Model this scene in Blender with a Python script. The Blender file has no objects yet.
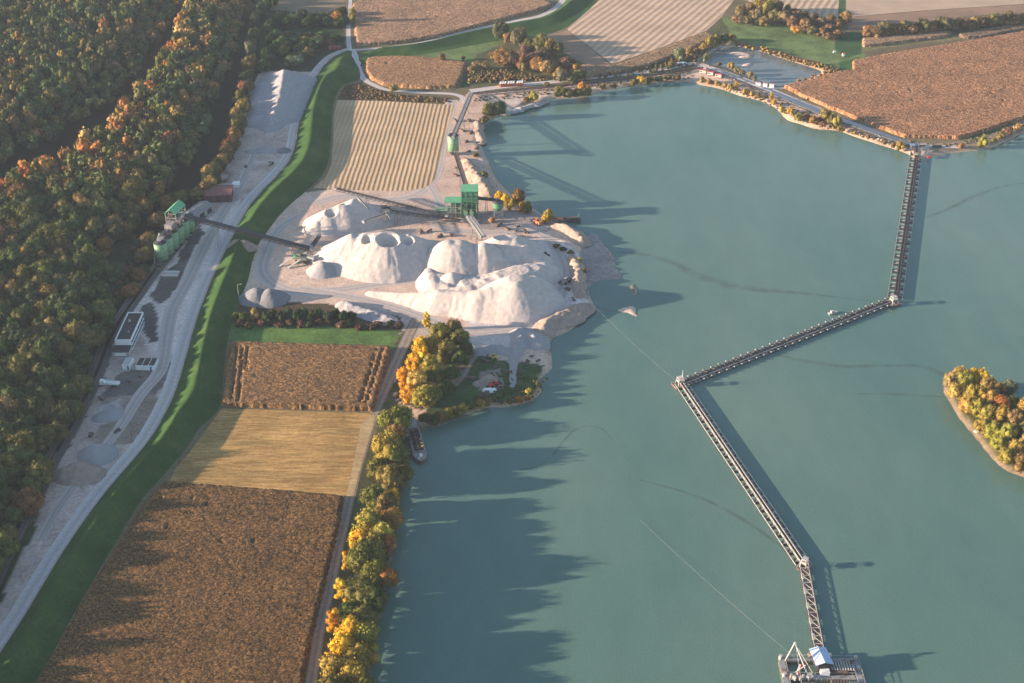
import bpy, math, random
import numpy as np
from mathutils import Vector, Matrix
random.seed(7)
rng = np.random.default_rng(11)
sc = bpy.context.scene
C = sc.collection
R = math.radians
# ------------------------------------------------------------------ camera
FPX, PITCH, CAMH = 1422.0, R(30.6), 379.0
SP, CP = math.sin(PITCH), math.cos(PITCH)
cam = bpy.data.cameras.new('camera')
cam.sensor_width = 36.0
cam.lens = FPX * 36.0 / 1024.0
cam.clip_start = 1.0
cam.clip_end = 40000.0
camo = bpy.data.objects.new('camera', cam)
C.objects.link(camo)
camo.location = (0, 0, CAMH)
camo.rotation_euler = (math.pi / 2 - PITCH, 0, 0)
sc.camera = camo
# ------------------------------------------------------------------ sky and sun
SUN_EL, SUN_AZ = R(10.3), R(265)          # the sun stands to the west (-X)
w = bpy.data.worlds.new('World')
sc.world = w
w.use_nodes = True
wt = w.node_tree
wt.nodes.clear()
sky = wt.nodes.new('ShaderNodeTexSky')
sky.sky_type = 'NISHITA'
sky.sun_disc = False
sky.sun_elevation = SUN_EL
sky.sun_rotation = SUN_AZ
sky.altitude = 100
sky.air_density = 1.0
sky.dust_density = 0.5
sky.ozone_density = 1.5
bg = wt.nodes.new('ShaderNodeBackground')
bg.inputs[1].default_value = 0.088
wo = wt.nodes.new('ShaderNodeOutputWorld')
wt.links.new(sky.outputs[0], bg.inputs[0])
wt.links.new(bg.outputs[0], wo.inputs[0])
sl = bpy.data.lights.new('sun', 'SUN')
sl.energy = 5.0
sl.angle = R(0.6)
sl.color = (1.0, 0.77, 0.57)
slo = bpy.data.objects.new('sun', sl)
C.objects.link(slo)
slo.rotation_euler = Vector((math.cos(SUN_EL), 0.09, -math.sin(SUN_EL))).to_track_quat('-Z', 'Y').to_euler()
slo.location = (-300, 500, 300)
vs = sc.view_settings
vs.view_transform = 'Standard'
vs.look = 'None'
vs.gamma = 1
vs.exposure = 1.84
vs.use_curve_mapping = False
sc.render.engine = 'CYCLES'
sc.cycles.max_bounces = 5
sc.cycles.volume_bounces = 0
sc.cycles.use_denoising = True

WL = -1.5                                  # water level

# ------------------------------------------------------------------ plan helpers
def at(px, py, z=0.0):
    """map a plan position, surveyed from the photograph, to metres on height z"""
    dx = (px - 512.0) / FPX
    dv = -(py - 341.5) / FPX
    y = CP + dv * SP
    zz = -SP + dv * CP
    t = (z - CAMH) / zz
    return (dx * t, y * t, z)

def atl(pts, z=0.0):
    return [at(p[0], p[1], z)[:2] for p in pts]

def crom(pts, closed=False, n=6):
    P = [np.array(p, float) for p in pts]
    m = len(P)
    out = []
    rngi = range(m) if closed else range(m - 1)
    for i in rngi:
        if closed:
            p0, p1, p2, p3 = P[(i - 1) % m], P[i], P[(i + 1) % m], P[(i + 2) % m]
        else:
            p0, p1, p2, p3 = P[max(i - 1, 0)], P[i], P[i + 1], P[min(i + 2, m - 1)]
        for k in range(n):
            t = k / n
            out.append(0.5 * ((2 * p1) + (-p0 + p2) * t + (2 * p0 - 5 * p1 + 4 * p2 - p3) * t * t + (-p0 + 3 * p1 - 3 * p2 + p3) * t ** 3))
    if not closed:
        out.append(P[-1])
    return np.array(out)

def inside(X, Y, poly):
    poly = np.asarray(poly)
    res = np.zeros(X.shape, bool)
    bx = (X >= poly[:, 0].min()) & (X <= poly[:, 0].max()) & (Y >= poly[:, 1].min()) & (Y <= poly[:, 1].max())
    x = X[bx]
    y = Y[bx]
    r = np.zeros(x.shape, bool)
    n = len(poly)
    for i in range(n):
        x1, y1 = poly[i]
        x2, y2 = poly[(i + 1) % n]
        if y1 == y2:
            continue
        c = ((y1 > y) != (y2 > y)) & (x < (x2 - x1) * (y - y1) / (y2 - y1) + x1)
        r ^= c
    res[bx] = r
    return res

def segdist(X, Y, poly, cap, closed=True):
    poly = np.asarray(poly)
    D = np.full(X.shape, float(cap))
    n = len(poly)
    for i in range(n if closed else n - 1):
        a = poly[i]
        b = poly[(i + 1) % n]
        m = (X > min(a[0], b[0]) - cap) & (X < max(a[0], b[0]) + cap) & (Y > min(a[1], b[1]) - cap) & (Y < max(a[1], b[1]) + cap)
        if not m.any():
            continue
        x = X[m]
        y = Y[m]
        d = b - a
        L = max(d @ d, 1e-9)
        t = np.clip(((x - a[0]) * d[0] + (y - a[1]) * d[1]) / L, 0, 1)
        q = np.hypot(x - a[0] - t * d[0], y - a[1] - t * d[1])
        D[m] = np.minimum(D[m], q)
    return D

def vnoise(X, Y, s, seed=0):
    """smooth value noise -1..1 with feature size s"""
    x = X / s + 1000.3 + seed * 17.1
    y = Y / s + 1000.7 + seed * 9.7
    xi = np.floor(x).astype(np.int64)
    yi = np.floor(y).astype(np.int64)
    fx = x - xi
    fy = y - yi
    fx = fx * fx * (3 - 2 * fx)
    fy = fy * fy * (3 - 2 * fy)
    def h(a, b):
        v = (a * 374761393 + b * 668265263 + seed * 974711) & 0x7fffffff
        v = ((v ^ (v >> 13)) * 1274126177) & 0x7fffffff
        v = v ^ (v >> 16)
        return (v % 10007) / 5003.5 - 1
    return (h(xi, yi) * (1 - fx) + h(xi + 1, yi) * fx) * (1 - fy) + (h(xi, yi + 1) * (1 - fx) + h(xi + 1, yi + 1) * fx) * fy

def fbm(X, Y, s, seed=0, o=4):
    r = 0
    a = 1
    t = 0
    for i in range(o):
        r = r + a * vnoise(X, Y, s / 2 ** i, seed + i)
        t += a
        a *= 0.55
    return r / t

# ------------------------------------------------------------------ object helpers
def tag(o, label=None, cat=None, group=None, kind=None):
    if label:
        o['label'] = label
    if cat:
        o['category'] = cat
    if group:
        o['group'] = group
    if kind:
        o['kind'] = kind
    return o

def link(name, me, mat=None, parent=None):
    o = bpy.data.objects.new(name, me)
    C.objects.link(o)
    if mat is not None and len(me.materials) == 0:
        me.materials.append(mat)
    if parent is not None:
        o.parent = parent
    return o

def empty(name, loc, rz=0.0, label=None, cat=None, group=None):
    o = bpy.data.objects.new(name, None)
    C.objects.link(o)
    o.location = loc
    o.rotation_euler = (0, 0, rz)
    o.empty_display_size = 0.5
    return tag(o, label, cat, group)

def mesh_np(name, V, F, smooth=False):
    """V (n,3); F (m,k) constant face size k, or a list of arrays"""
    me = bpy.data.meshes.new(name)
    if not isinstance(F, list):
        F = [F]
    V = np.asarray(V, np.float32)
    me.vertices.add(len(V))
    me.vertices.foreach_set('co', V.ravel())
    nl = sum(f.size for f in F)
    me.loops.add(nl)
    me.loops.foreach_set('vertex_index', np.concatenate([f.ravel() for f in F]).astype(np.int32))
    starts = []
    s = 0
    for f in F:
        k = f.shape[1]
        starts.append(s + np.arange(len(f)) * k)
        s += f.size
    starts = np.concatenate(starts).astype(np.int32)
    me.polygons.add(len(starts))
    me.polygons.foreach_set('loop_start', starts)
    me.update(calc_edges=True)
    me.validate()
    if smooth:
        me.polygons.foreach_set('use_smooth', np.ones(len(me.polygons), bool))
    return me

class MB:
    """collects boxes, tubes and prisms and builds ONE mesh"""
    def __init__(s):
        s.v = []
        s.f = []
    def add(s, vs, fs):
        b = len(s.v)
        s.v += [tuple(v) for v in vs]
        s.f += [tuple(i + b for i in f) for f in fs]
        return s
    def box(s, c, d, rz=0.0, taper=1.0):
        x, y, z = d[0] / 2, d[1] / 2, d[2] / 2
        cr, sr = math.cos(rz), math.sin(rz)
        vs = []
        for k, zz in ((1.0, -z), (taper, z)):
            for a, b in ((-x, -y), (x, -y), (x, y), (-x, y)):
                a *= k
                b *= k
                vs.append((c[0] + a * cr - b * sr, c[1] + a * sr + b * cr, c[2] + zz))
        return s.add(vs, [(0, 3, 2, 1), (4, 5, 6, 7), (0, 1, 5, 4), (1, 2, 6, 5), (2, 3, 7, 6), (3, 0, 4, 7)])
    def bar(s, a, b, w=0.2, h=None, up=(0, 0, 1)):
        """rectangular bar from a to b"""
        h = h or w
        a = Vector(a)
        b = Vector(b)
        d = (b - a)
        if d.length < 1e-6:
            return s
        d.normalize()
        u = Vector(up)
        if abs(d.dot(u)) > 0.98:
            u = Vector((1, 0, 0))
        sd = d.cross(u).normalized()
        u = sd.cross(d).normalized()
        vs = []
        for p in (a, b):
            for i, j in ((-1, -1), (1, -1), (1, 1), (-1, 1)):
                vs.append(p + sd * (i * w / 2) + u * (j * h / 2))
        return s.add(vs, [(0, 1, 2, 3), (7, 6, 5, 4), (0, 4, 5, 1), (1, 5, 6, 2), (2, 6, 7, 3), (3, 7, 4, 0)])
    def tube(s, a, b, r, r2=None, n=10, caps=True):
        r2 = r if r2 is None else r2
        a = Vector(a)
        b = Vector(b)
        d = (b - a).normalized()
        u = Vector((0, 0, 1)) if abs(d.z) < 0.9 else Vector((1, 0, 0))
        e1 = d.cross(u).normalized()
        e2 = d.cross(e1)
        vs = []
        for p, rr in ((a, r), (b, r2)):
            for i in range(n):
                t = 2 * math.pi * i / n
                vs.append(p + e1 * (rr * math.cos(t)) + e2 * (rr * math.sin(t)))
        fs = [(i, (i + 1) % n, n + (i + 1) % n, n + i) for i in range(n)]
        if caps:
            fs += [tuple(range(n - 1, -1, -1)), tuple(range(n, 2 * n))]
        return s.add(vs, fs)
    def prism(s, pts, z0, z1):
        n = len(pts)
        vs = [(p[0], p[1], z0) for p in pts] + [(p[0], p[1], z1) for p in pts]
        fs = [(i, (i + 1) % n, n + (i + 1) % n, n + i) for i in range(n)]
        fs += [tuple(range(n - 1, -1, -1)), tuple(range(n, 2 * n))]
        return s.add(vs, fs)
    def gable(s, c, L, W, h, rz=0.0, over=0.0, t=0.25):
        """gable roof slab, ridge along local x; c is centre at eaves height"""
        cr, sr = math.cos(rz), math.sin(rz)
        L2, W2 = L / 2 + over, W / 2 + over
        prof = [(-W2, 0), (0, h), (W2, 0), (W2, -t), (0, h - t), (-W2, -t)]
        vs = []
        for x in (-L2, L2):
            for y, z in prof:
                vs.append((c[0] + x * cr - y * sr, c[1] + x * sr + y * cr, c[2] + z))
        fs = [(i, (i + 1) % 6, 6 + (i + 1) % 6, 6 + i) for i in range(6)] + [(0, 5, 4, 1), (1, 4, 3, 2), (6, 7, 10, 11), (7, 8, 9, 10)]
        return s.add(vs, fs)
    def build(s, name, mat, parent=None, smooth=False, loc=None):
        me = bpy.data.meshes.new(name)
        vv = s.v
        if loc is not None:
            vv = [(x - loc[0], y - loc[1], z - loc[2]) for x, y, z in vv]
        me.from_pydata(vv, [], s.f)
        me.update()
        import bmesh
        bm = bmesh.new()
        bm.from_mesh(me)
        bmesh.ops.recalc_face_normals(bm, faces=bm.faces)
        bm.to_mesh(me)
        bm.free()
        if smooth:
            me.polygons.foreach_set('use_smooth', np.ones(len(me.polygons), bool))
        o = link(name, me, mat, parent)
        if loc is not None:
            o.location = loc
        return o

def copy_tree(o, parent=None):
    c = o.copy()
    C.objects.link(c)
    if parent is not None:
        c.parent = parent
    for ch in o.children:
        copy_tree(ch, c)
    return c

# ------------------------------------------------------------------ materials
def new_mat(name):
    m = bpy.data.materials.new(name)
    m.use_nodes = True
    nt = m.node_tree
    nt.nodes.clear()
    out = nt.nodes.new('ShaderNodeOutputMaterial')
    return m, nt, out

def N(nt, t, **k):
    n = nt.nodes.new(t)
    for a, b in k.items():
        setattr(n, a, b)
    return n

def noise(nt, vec, scale, detail=4, rough=0.6):
    n = N(nt, 'ShaderNodeTexNoise')
    n.inputs['Scale'].default_value = scale
    n.inputs['Detail'].default_value = detail
    n.inputs['Roughness'].default_value = rough
    nt.links.new(vec, n.inputs['Vector'])
    return n.outputs['Fac']

def ramp(nt, fac, stops):
    r = N(nt, 'ShaderNodeValToRGB')
    e = r.color_ramp.elements
    e[0].position, e[0].color = stops[0][0], (*stops[0][1], 1)
    e[1].position, e[1].color = stops[-1][0], (*stops[-1][1], 1)
    for p, c in stops[1:-1]:
        x = e.new(p)
        x.color = (*c, 1)
    nt.links.new(fac, r.inputs[0])
    return r.outputs[0]

def mul(nt, col, fac, lo, hi, a=0.3, b=0.7):
    """multiply colour by noise mapped to lo..hi"""
    mr = N(nt, 'ShaderNodeMapRange')
    mr.inputs[1].default_value = a
    mr.inputs[2].default_value = b
    mr.inputs[3].default_value = lo
    mr.inputs[4].default_value = hi
    nt.links.new(fac, mr.inputs[0])
    mx = N(nt, 'ShaderNodeVectorMath', operation='SCALE')
    nt.links.new(col, mx.inputs[0])
    nt.links.new(mr.outputs[0], mx.inputs['Scale'])
    return mx.outputs[0]

def finish(nt, out, col, rough=0.9, bumpfac=None, bump=0.0, dist=0.1, metal=0.0, spec=0.3):
    p = N(nt, 'ShaderNodeBsdfPrincipled')
    nt.links.new(col, p.inputs['Base Color'])
    p.inputs['Roughness'].default_value = rough
    p.inputs['Metallic'].default_value = metal
    p.inputs['Specular IOR Level'].default_value = spec
    if bumpfac is not None:
        b = N(nt, 'ShaderNodeBump')
        b.inputs['Strength'].default_value = bump
        b.inputs['Distance'].default_value = dist
        nt.links.new(bumpfac, b.inputs['Height'])
        nt.links.new(b.outputs[0], p.inputs['Normal'])
    nt.links.new(p.outputs[0], out.inputs[0])
    return p

def simple(name, col, rough=0.7, var=0.25, scale=0.8, metal=0.0, bump=0.0, dist=0.1, stain=None):
    m, nt, out = new_mat(name)
    tc = N(nt, 'ShaderNodeTexCoord').outputs['Object']
    rgb = N(nt, 'ShaderNodeRGB')
    rgb.outputs[0].default_value = (*col, 1)
    c = rgb.outputs[0]
    n1 = noise(nt, tc, scale, 5, 0.65)
    c = mul(nt, c, n1, 1 - var, 1 + var)
    if stain:
        n2 = noise(nt, tc, scale * 0.4, 3, 0.7)
        mx = N(nt, 'ShaderNodeMix', data_type='RGBA')
        mr = N(nt, 'ShaderNodeMapRange')
        mr.inputs[1].default_value = 0.52
        mr.inputs[2].default_value = 0.68
        nt.links.new(n2, mr.inputs[0])
        nt.links.new(mr.outputs[0], mx.inputs[0])
        nt.links.new(c, mx.inputs[6])
        mx.inputs[7].default_value = (*stain, 1)
        c = mx.outputs[2]
    finish(nt, out, c, rough, n1 if bump else None, bump, dist, metal)
    return m
# ------------------------------------------------------------------ plan of the place (surveyed outlines)
lake_px = [(487,121),(482,126),(481,140),(484,152),(490,164),(493,173),(503,186),(520,202),(533,208),(545,216),(556,222),(572,228),(584,237),(590,234),(597,234),(602,242),(609,250),(615,260),(617,268),(622,276),(617,280),(603,280),(593,284),(589,290),(591,298),(594,306),(590,311),(585,319),(575,327),(565,333),(554,338),(550,345),(552,357),(552,369),(545,375),(540,381),(542,391),(536,398),(527,403),(515,406),(502,408),(488,408),(467,416),(442,425),(422,431),(417,440),(413,455),(408,475),(403,495),(399,520),(396,545),(391,575),(385,605),(377,640),(371,683),(362,760),(360,900),(1500,900),(1700,500),(1500,100),(1250,90),(1100,112),(1050,124),(1024,133),(1012,139),(1003,143),(988,149),(955,153),(935,157),(918,160),(905,153),(880,145),(855,137),(837,131),(815,129),(800,124),(787,120),(775,108),(760,101),(740,96),(720,89),(700,85),(687,82),(668,82),(650,83),(625,87),(600,92),(590,96),(575,98),(555,99),(541,102),(530,103),(521,109),(508,115),(498,117)]
pond_px = [(700,60),(709,55),(716,50),(724,46),(732,46),(745,48),(760,51),(775,56),(790,61),(806,66),(820,71),(818,75),(808,79),(795,84),(780,86),(768,84),(757,81),(745,76),(733,71),(718,66),(706,64)]
isle_px = [(946,397),(943,388),(948,380),(958,376),(975,377),(990,385),(1005,395),(1030,405),(1060,425),(1080,450),(1090,480),(1070,492),(1045,488),(1024,478),(1008,472),(995,462),(982,447),(970,432),(958,417)]
spit_px = [(617,310),(623,308),(632,306),(636,309),(636,313),(639,317),(634,316),(628,313),(620,312)]
pis1_px = [(729,54),(733,52),(742,52),(752,55),(751,59),(742,59),(735,56)]
pis2_px = [(741,66),(747,63),(753,63),(751,66),(746,68)]
reef_px = [(630,287),(634,284),(637,291),(634,297)]
lake = crom(atl(lake_px, WL), True, 4)
pond = crom(atl(pond_px, WL), True, 4)
isle = crom(atl(isle_px, WL), True, 4)
spit = crom(atl(spit_px, WL), True, 3)
pis1 = crom(atl(pis1_px, WL), True, 3)
pis2 = crom(atl(pis2_px, WL), True, 3)
reef = crom(atl(reef_px, WL), True, 3)

# ------------------------------------------------------------------ ground sheet
def axis(lo, hi, step, far, n=14):
    core = np.arange(lo, hi + 1e-6, step)
    g = np.geomspace(step * 2, far, n)
    return np.concatenate([(lo - np.cumsum(np.diff(np.concatenate([[0], g]))))[::-1], core, hi + np.cumsum(np.diff(np.concatenate([[0], g])))])
GX = axis(-500, 520, 1.5, 2600)
GY = axis(330, 1300, 1.5, 5200)
X, Y = np.meshgrid(GX, GY)
# wobble of borders
wx = X + 2.2 * fbm(X, Y, 14, 3, 3)
wy = Y + 2.2 * fbm(X, Y, 14, 8, 3)
inl = inside(X, Y, lake) | inside(X, Y, pond)
ini = inside(X, Y, isle) | inside(X, Y, spit) | inside(X, Y, pis1) | inside(X, Y, pis2) | inside(X, Y, reef)
water = inl & ~ini
D = segdist(X, Y, lake, 12)
for q in (pond, isle, spit, pis1, pis2, reef):
    D = np.minimum(D, segdist(X, Y, q, 12))
small = inside(X, Y, spit) | inside(X, Y, pis1) | inside(X, Y, pis2) | inside(X, Y, reef)
Z = np.where(water, WL - np.minimum(D, 12) * 0.45 - 0.04, 0.0)
lt = np.clip(D / 4.5, 0, 1)
Z = np.where(~water, WL + 1.5 * (lt * lt * (3 - 2 * lt)) + 0.02, Z)
Z = np.where(small, WL + np.minimum(D, 2.5) * 0.28 + 0.02, Z)
sandx = inside(X, Y, atl([(478,118),(500,112),(520,108),(700,90),(800,128),(700,60),(520,90),(470,92),(440,160),(240,200),(230,300),(400,320),(470,420),(560,420),(640,330),(640,240),(560,200),(500,170)]))
Z += np.where((~water) & (D < 9) & (~small), 0.45 * fbm(X, Y, 5, 21, 3) * np.clip(D / 3, 0, 1) * np.clip((9 - D) / 5, 0, 1), 0)

col = np.zeros(X.shape + (3,))
def paint(px, c, jit=0.0, wob=True, raw=None):
    poly = raw if raw is not None else atl(px)
    m = inside(wx if wob else X, wy if wob else Y, poly)
    cc = np.array(c)
    if jit:
        n = fbm(X[m], Y[m], 9, int(cc.sum() * 1000) % 97, 4)
        col[m] = cc[None] * (1 + jit * n)[:, None]
    else:
        col[m] = cc
    return m
GRASS = (0.05, 0.10, 0.03)
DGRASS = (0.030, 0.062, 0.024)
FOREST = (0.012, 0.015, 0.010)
SAND = (0.57, 0.415, 0.325)
GRAVEL = (0.33, 0.30, 0.29)
SCRUB = (0.085, 0.085, 0.040)
MEADOW = (0.115, 0.165, 0.060)
n0 = fbm(X, Y, 90, 5, 3)
col[:] = np.array((0.16, 0.13, 0.075))[None, None] * (1 + 0.3 * n0)[..., None]
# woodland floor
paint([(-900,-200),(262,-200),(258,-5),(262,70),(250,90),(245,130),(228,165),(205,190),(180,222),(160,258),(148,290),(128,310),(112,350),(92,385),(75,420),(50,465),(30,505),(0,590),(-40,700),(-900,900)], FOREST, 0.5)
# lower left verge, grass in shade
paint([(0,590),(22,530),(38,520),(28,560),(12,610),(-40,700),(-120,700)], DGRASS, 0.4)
# spur of wood behind the stock pile
paint([(255,-10),(345,-12),(345,50),(330,56),(312,72),(262,72)], (0.035, 0.05, 0.026), 0.4)
# clearing beside the railway
paint([(104,250),(128,228),(140,240),(128,270),(115,300),(104,290)], (0.06, 0.07, 0.045), 0.5)
# works yard west of the dike
YARD = [(262,70),(312,72),(330,56),(350,50),(330,90),(300,180),(262,200),(235,240),(212,280),(195,330),(180,390),(155,430),(115,475),(78,520),(48,566),(28,600),(8,640),(-30,700),(-60,690),(0,600),(22,556),(38,520),(52,478),(72,440),(88,410),(104,380),(112,340),(128,312),(148,285),(162,262),(182,225),(205,193),(228,165),(243,130),(248,95)]
m = paint(YARD, (0.47, 0.365, 0.315), 0.3)
paint([(130,308),(150,290),(172,262),(196,232),(222,205),(240,200),(225,245),(205,285),(190,330),(178,362),(150,358),(140,330)], (0.62, 0.52, 0.47), 0.12)
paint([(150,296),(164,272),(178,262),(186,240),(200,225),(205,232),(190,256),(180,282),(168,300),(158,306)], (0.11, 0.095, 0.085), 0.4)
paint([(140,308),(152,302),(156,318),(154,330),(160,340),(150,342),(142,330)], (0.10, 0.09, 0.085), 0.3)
paint([(118,375),(140,368),(172,362),(168,380),(150,400),(120,405),(100,398)], (0.17, 0.145, 0.13), 0.4)
paint([(102,400),(150,392),(160,400),(130,445),(96,450)], (0.28, 0.215, 0.175), 0.35)
paint([(95,408),(120,400),(122,420),(100,425)], (0.42, 0.39, 0.38), 0.2)
# plant yard east of the dike
PY = [(300,193),(345,188),(400,190),(432,186),(440,160),(448,128),(452,108),(470,92),(500,90),(560,86),(640,78),(690,72),(705,62),(715,70),(760,86),(800,100),(860,126),(905,142),(960,146),(1000,138),(1030,124),(1040,140),(960,170),(900,170),(850,145),(780,130),(740,105),(700,95),(600,100),(530,110),(500,130),(500,160),(560,212),(640,240),(640,330),(560,360),(560,420),(480,425),(430,440),(415,430),(398,400),(390,380),(402,335),(385,320),(330,316),(300,306),(240,304),(236,290),(250,262),(262,232),(280,212)]
paint(PY, SAND, 0.16)
paint([(430,186),(446,150),(470,95),(500,95),(530,100),(560,100),(560,110),(500,125),(495,165),(560,215),(600,240),(560,230),(500,226),(440,226),(330,225),(300,215),(330,195)], (0.52, 0.375, 0.30), 0.15)
paint([(470,215),(520,206),(560,220),(548,232),(500,234),(470,226)], (0.30, 0.25, 0.235), 0.25)
paint([(500,238),(560,240),(590,262),(596,300),(560,335),(520,345),(480,370),(450,350),(470,320),(520,322),(552,300),(566,262)], (0.58, 0.50, 0.46), 0.25)
paint([(340,305),(400,312),(430,330),(470,330),(470,360),(455,385),(425,410),(400,400),(405,335)], (0.40, 0.33, 0.29), 0.2)
paint([(245,300),(290,303),(340,304),(400,316),(404,332),(330,332),(300,330),(232,326),(232,310)], (0.075, 0.055, 0.035), 0.4)
paint([(232,323),(400,330),(392,349),(232,343)], (0.085, 0.150, 0.040), 0.45)
# tip on the peninsula
paint([(455,380),(478,355),(500,360),(545,366),(548,395),(528,408),(480,412),(430,425),(425,412)], (0.050, 0.085, 0.030), 0.5)
paint([(480,372),(500,368),(505,388),(482,392)], (0.24, 0.20, 0.175), 0.5)
paint([(408,340),(400,372),(398,400),(420,412),(455,392),(470,365),(455,340)], (0.055, 0.06, 0.032), 0.5)
# verge west of tree row by the lake, below
paint([(392,348),(402,332),(412,330),(404,360),(386,400),(372,440),(352,490),(338,540),(322,600),(308,660),(296,720),(380,760),(400,600),(415,480),(425,432),(395,400),(408,345)], (0.070, 0.075, 0.032), 0.4)
# fields far away
paint([(-400,-60),(250,-40),(262,10),(345,15),(345,-100),(900,-160),(900,-20),(1700,-20),(1700,-300),(-400,-300)], (0.21, 0.155, 0.105), 0.25)
# green meadow in the north-east
paint([(724,17),(740,16),(770,22),(810,33),(850,48),(864,52),(866,66),(852,75),(838,70),(818,70),(790,60),(757,50),(730,45),(712,44),(704,33)], MEADOW, 0.5)
paint([(840,62),(853,60),(856,68),(850,76),(838,72)], (0.05, 0.12, 0.04), 0.4)
paint([(853,55),(880,48),(930,42),(985,38),(1040,30),(1040,26),(900,40),(862,30),(846,33),(846,-30),(838,-30),(838,20),(840,50)], (0.17, 0.155, 0.075), 0.3)
paint([(862,48),(862,33),(848,31),(836,34),(836,50),(846,58),(862,54)], (0.040, 0.09, 0.035), 0.4)
paint([(836,-40),(845,-40),(846,20),(838,20)], (0.05, 0.11, 0.04), 0.3)
paint([(790,62),(835,70),(838,76),(800,92),(784,90),(818,78)], (0.19, 0.13, 0.08), 0.4)
paint([(735,40),(820,62),(838,70),(832,77),(818,71),(760,51),(732,46)], (0.21, 0.145, 0.09), 0.4)
# grass and scrub north of the lake
paint([(466,70),(470,60),(480,52),(520,40),(548,36),(570,60),(620,72),(700,36),(722,17),(732,40),(712,50),(700,60),(690,70),(600,80),(540,84),(475,88)], SCRUB, 0.5)
paint([(415,46),(440,40),(480,34),(510,40),(480,54),(470,62),(456,60),(380,57)], MEADOW, 0.35)
paint([(470,66),(478,66),(470,86),(452,90),(450,92),(460,88)], (0.04, 0.08, 0.035), 0.4)
paint([(500,99),(530,95),(545,94),(520,104),(505,112),(498,110)], (0.52, 0.42, 0.37), 0.15)
# scrub strip above the striped field
paint([(341,92),(347,85),(362,82),(372,88),(395,94),(450,97),(455,104),(337,100)], (0.10, 0.070, 0.035), 0.6)
# island
ii = inside(X, Y, isle)
col[ii] = np.array((0.10, 0.095, 0.04))
# east bank
paint([(930,145),(965,140),(985,128),(1030,110),(1040,130),(1000,146),(930,158)], (0.22, 0.17, 0.12), 0.5)
paint([(960,141),(985,125),(1040,100),(1040,112),(990,134)], (0.045, 0.10, 0.03), 0.3)
# bare strip along every shore
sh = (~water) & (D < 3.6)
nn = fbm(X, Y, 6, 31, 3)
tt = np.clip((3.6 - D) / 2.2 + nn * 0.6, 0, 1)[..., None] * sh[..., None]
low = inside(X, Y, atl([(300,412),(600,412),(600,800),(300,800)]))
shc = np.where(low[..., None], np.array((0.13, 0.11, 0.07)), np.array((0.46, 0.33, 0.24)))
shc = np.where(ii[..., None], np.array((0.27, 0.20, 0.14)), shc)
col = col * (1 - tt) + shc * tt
# grey silt delta, clods on the banks
gm = inside(wx, wy, atl([(582,232),(600,232),(628,282),(596,284),(586,300),(578,270)]))
col[gm] = np.array((0.29, 0.25, 0.24)) * (1 + 0.15 * nn[gm])[:, None]
Z[gm & ~water] = np.minimum(Z[gm & ~water], WL + 0.35 + 0.15 * nn[gm & ~water])
col[small] = np.array((0.55, 0.42, 0.34))
col[inside(X, Y, reef)] = np.array((0.17, 0.15, 0.12))
col = np.clip(col, 0.004, 0.8)

ny, nx = X.shape
idx = np.arange(ny * nx).reshape(ny, nx)
F = np.stack([idx[:-1, :-1], idx[:-1, 1:], idx[1:, 1:], idx[1:, :-1]], -1).reshape(-1, 4)
V = np.stack([X, Y, Z], -1).reshape(-1, 3)
me = mesh_np('ground', V, F, True)
ca = me.color_attributes.new('tint', 'FLOAT_COLOR', 'POINT')
ca.data.foreach_set('color', np.concatenate([col.reshape(-1, 3), np.ones((ny * nx, 1))], 1).astype(np.float32).ravel())
mg, nt, out = new_mat('ground')
a = N(nt, 'ShaderNodeAttribute', attribute_name='tint').outputs['Color']
tc = N(nt, 'ShaderNodeTexCoord').outputs['Object']
nf = noise(nt, tc, 0.55, 6, 0.7)
nb = noise(nt, tc, 0.07, 4, 0.6)
c = mul(nt, a, nf, 0.72, 1.28)
c = mul(nt, c, nb, 0.88, 1.12)
for sc_n, wd_, amt in ((0.035, 0.012, 0.84), (0.06, 0.010, 0.88), (0.022, 0.008, 1.14)):
    tn = N(nt, 'ShaderNodeTexNoise')
    tn.inputs['Scale'].default_value = sc_n
    tn.inputs['Detail'].default_value = 1.0
    tn.inputs['Distortion'].default_value = 1.2
    nt.links.new(tc, tn.inputs['Vector'])
    sb = N(nt, 'ShaderNodeMath', operation='SUBTRACT')
    nt.links.new(tn.outputs['Fac'], sb.inputs[0])
    sb.inputs[1].default_value = 0.5
    ab = N(nt, 'ShaderNodeMath', operation='ABSOLUTE')
    nt.links.new(sb.outputs[0], ab.inputs[0])
    c = mul(nt, c, ab.outputs[0], amt, 1.0, wd_ * 0.4, wd_)
finish(nt, out, c, 0.95, nf, 0.8, 0.35, 0, 0.1)
tag(link('ground', me, mg), kind='structure')

# ------------------------------------------------------------------ water
def sheet(name, poly, z, mat, kind='structure', parent=None):
    me = bpy.data.meshes.new(name)
    bmv = [(p[0], p[1], z) for p in poly]
    me.from_pydata(bmv, [], [tuple(range(len(bmv)))])
    me.update()
    if me.polygons[0].normal.z < 0:
        me.flip_normals()
    o = link(name, me, mat, parent)
    if kind:
        o['kind'] = kind
    return o
mw, nt, out = new_mat('lake_water')
tc = N(nt, 'ShaderNodeTexCoord').outputs['Object']
mp = N(nt, 'ShaderNodeMapping')
mp.inputs['Scale'].default_value = (1, 0.45, 1)
nt.links.new(tc, mp.inputs[0])
big = noise(nt, mp.outputs[0], 0.012, 3, 0.5)
c = ramp(nt, big, [(0.3, (0.080, 0.158, 0.134)), (0.7, (0.118, 0.190, 0.156))])
sm = noise(nt, tc, 1.3, 4, 0.7)
md2 = noise(nt, mp.outputs[0], 0.08, 5, 0.7)
c = mul(nt, c, md2, 0.94, 1.06)
c = mul(nt, c, sm, 0.88, 1.12)
p = finish(nt, out, c, 0.14, sm, 0.22, 0.3, 0, 0.5)
p.inputs['IOR'].default_value = 1.33
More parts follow.
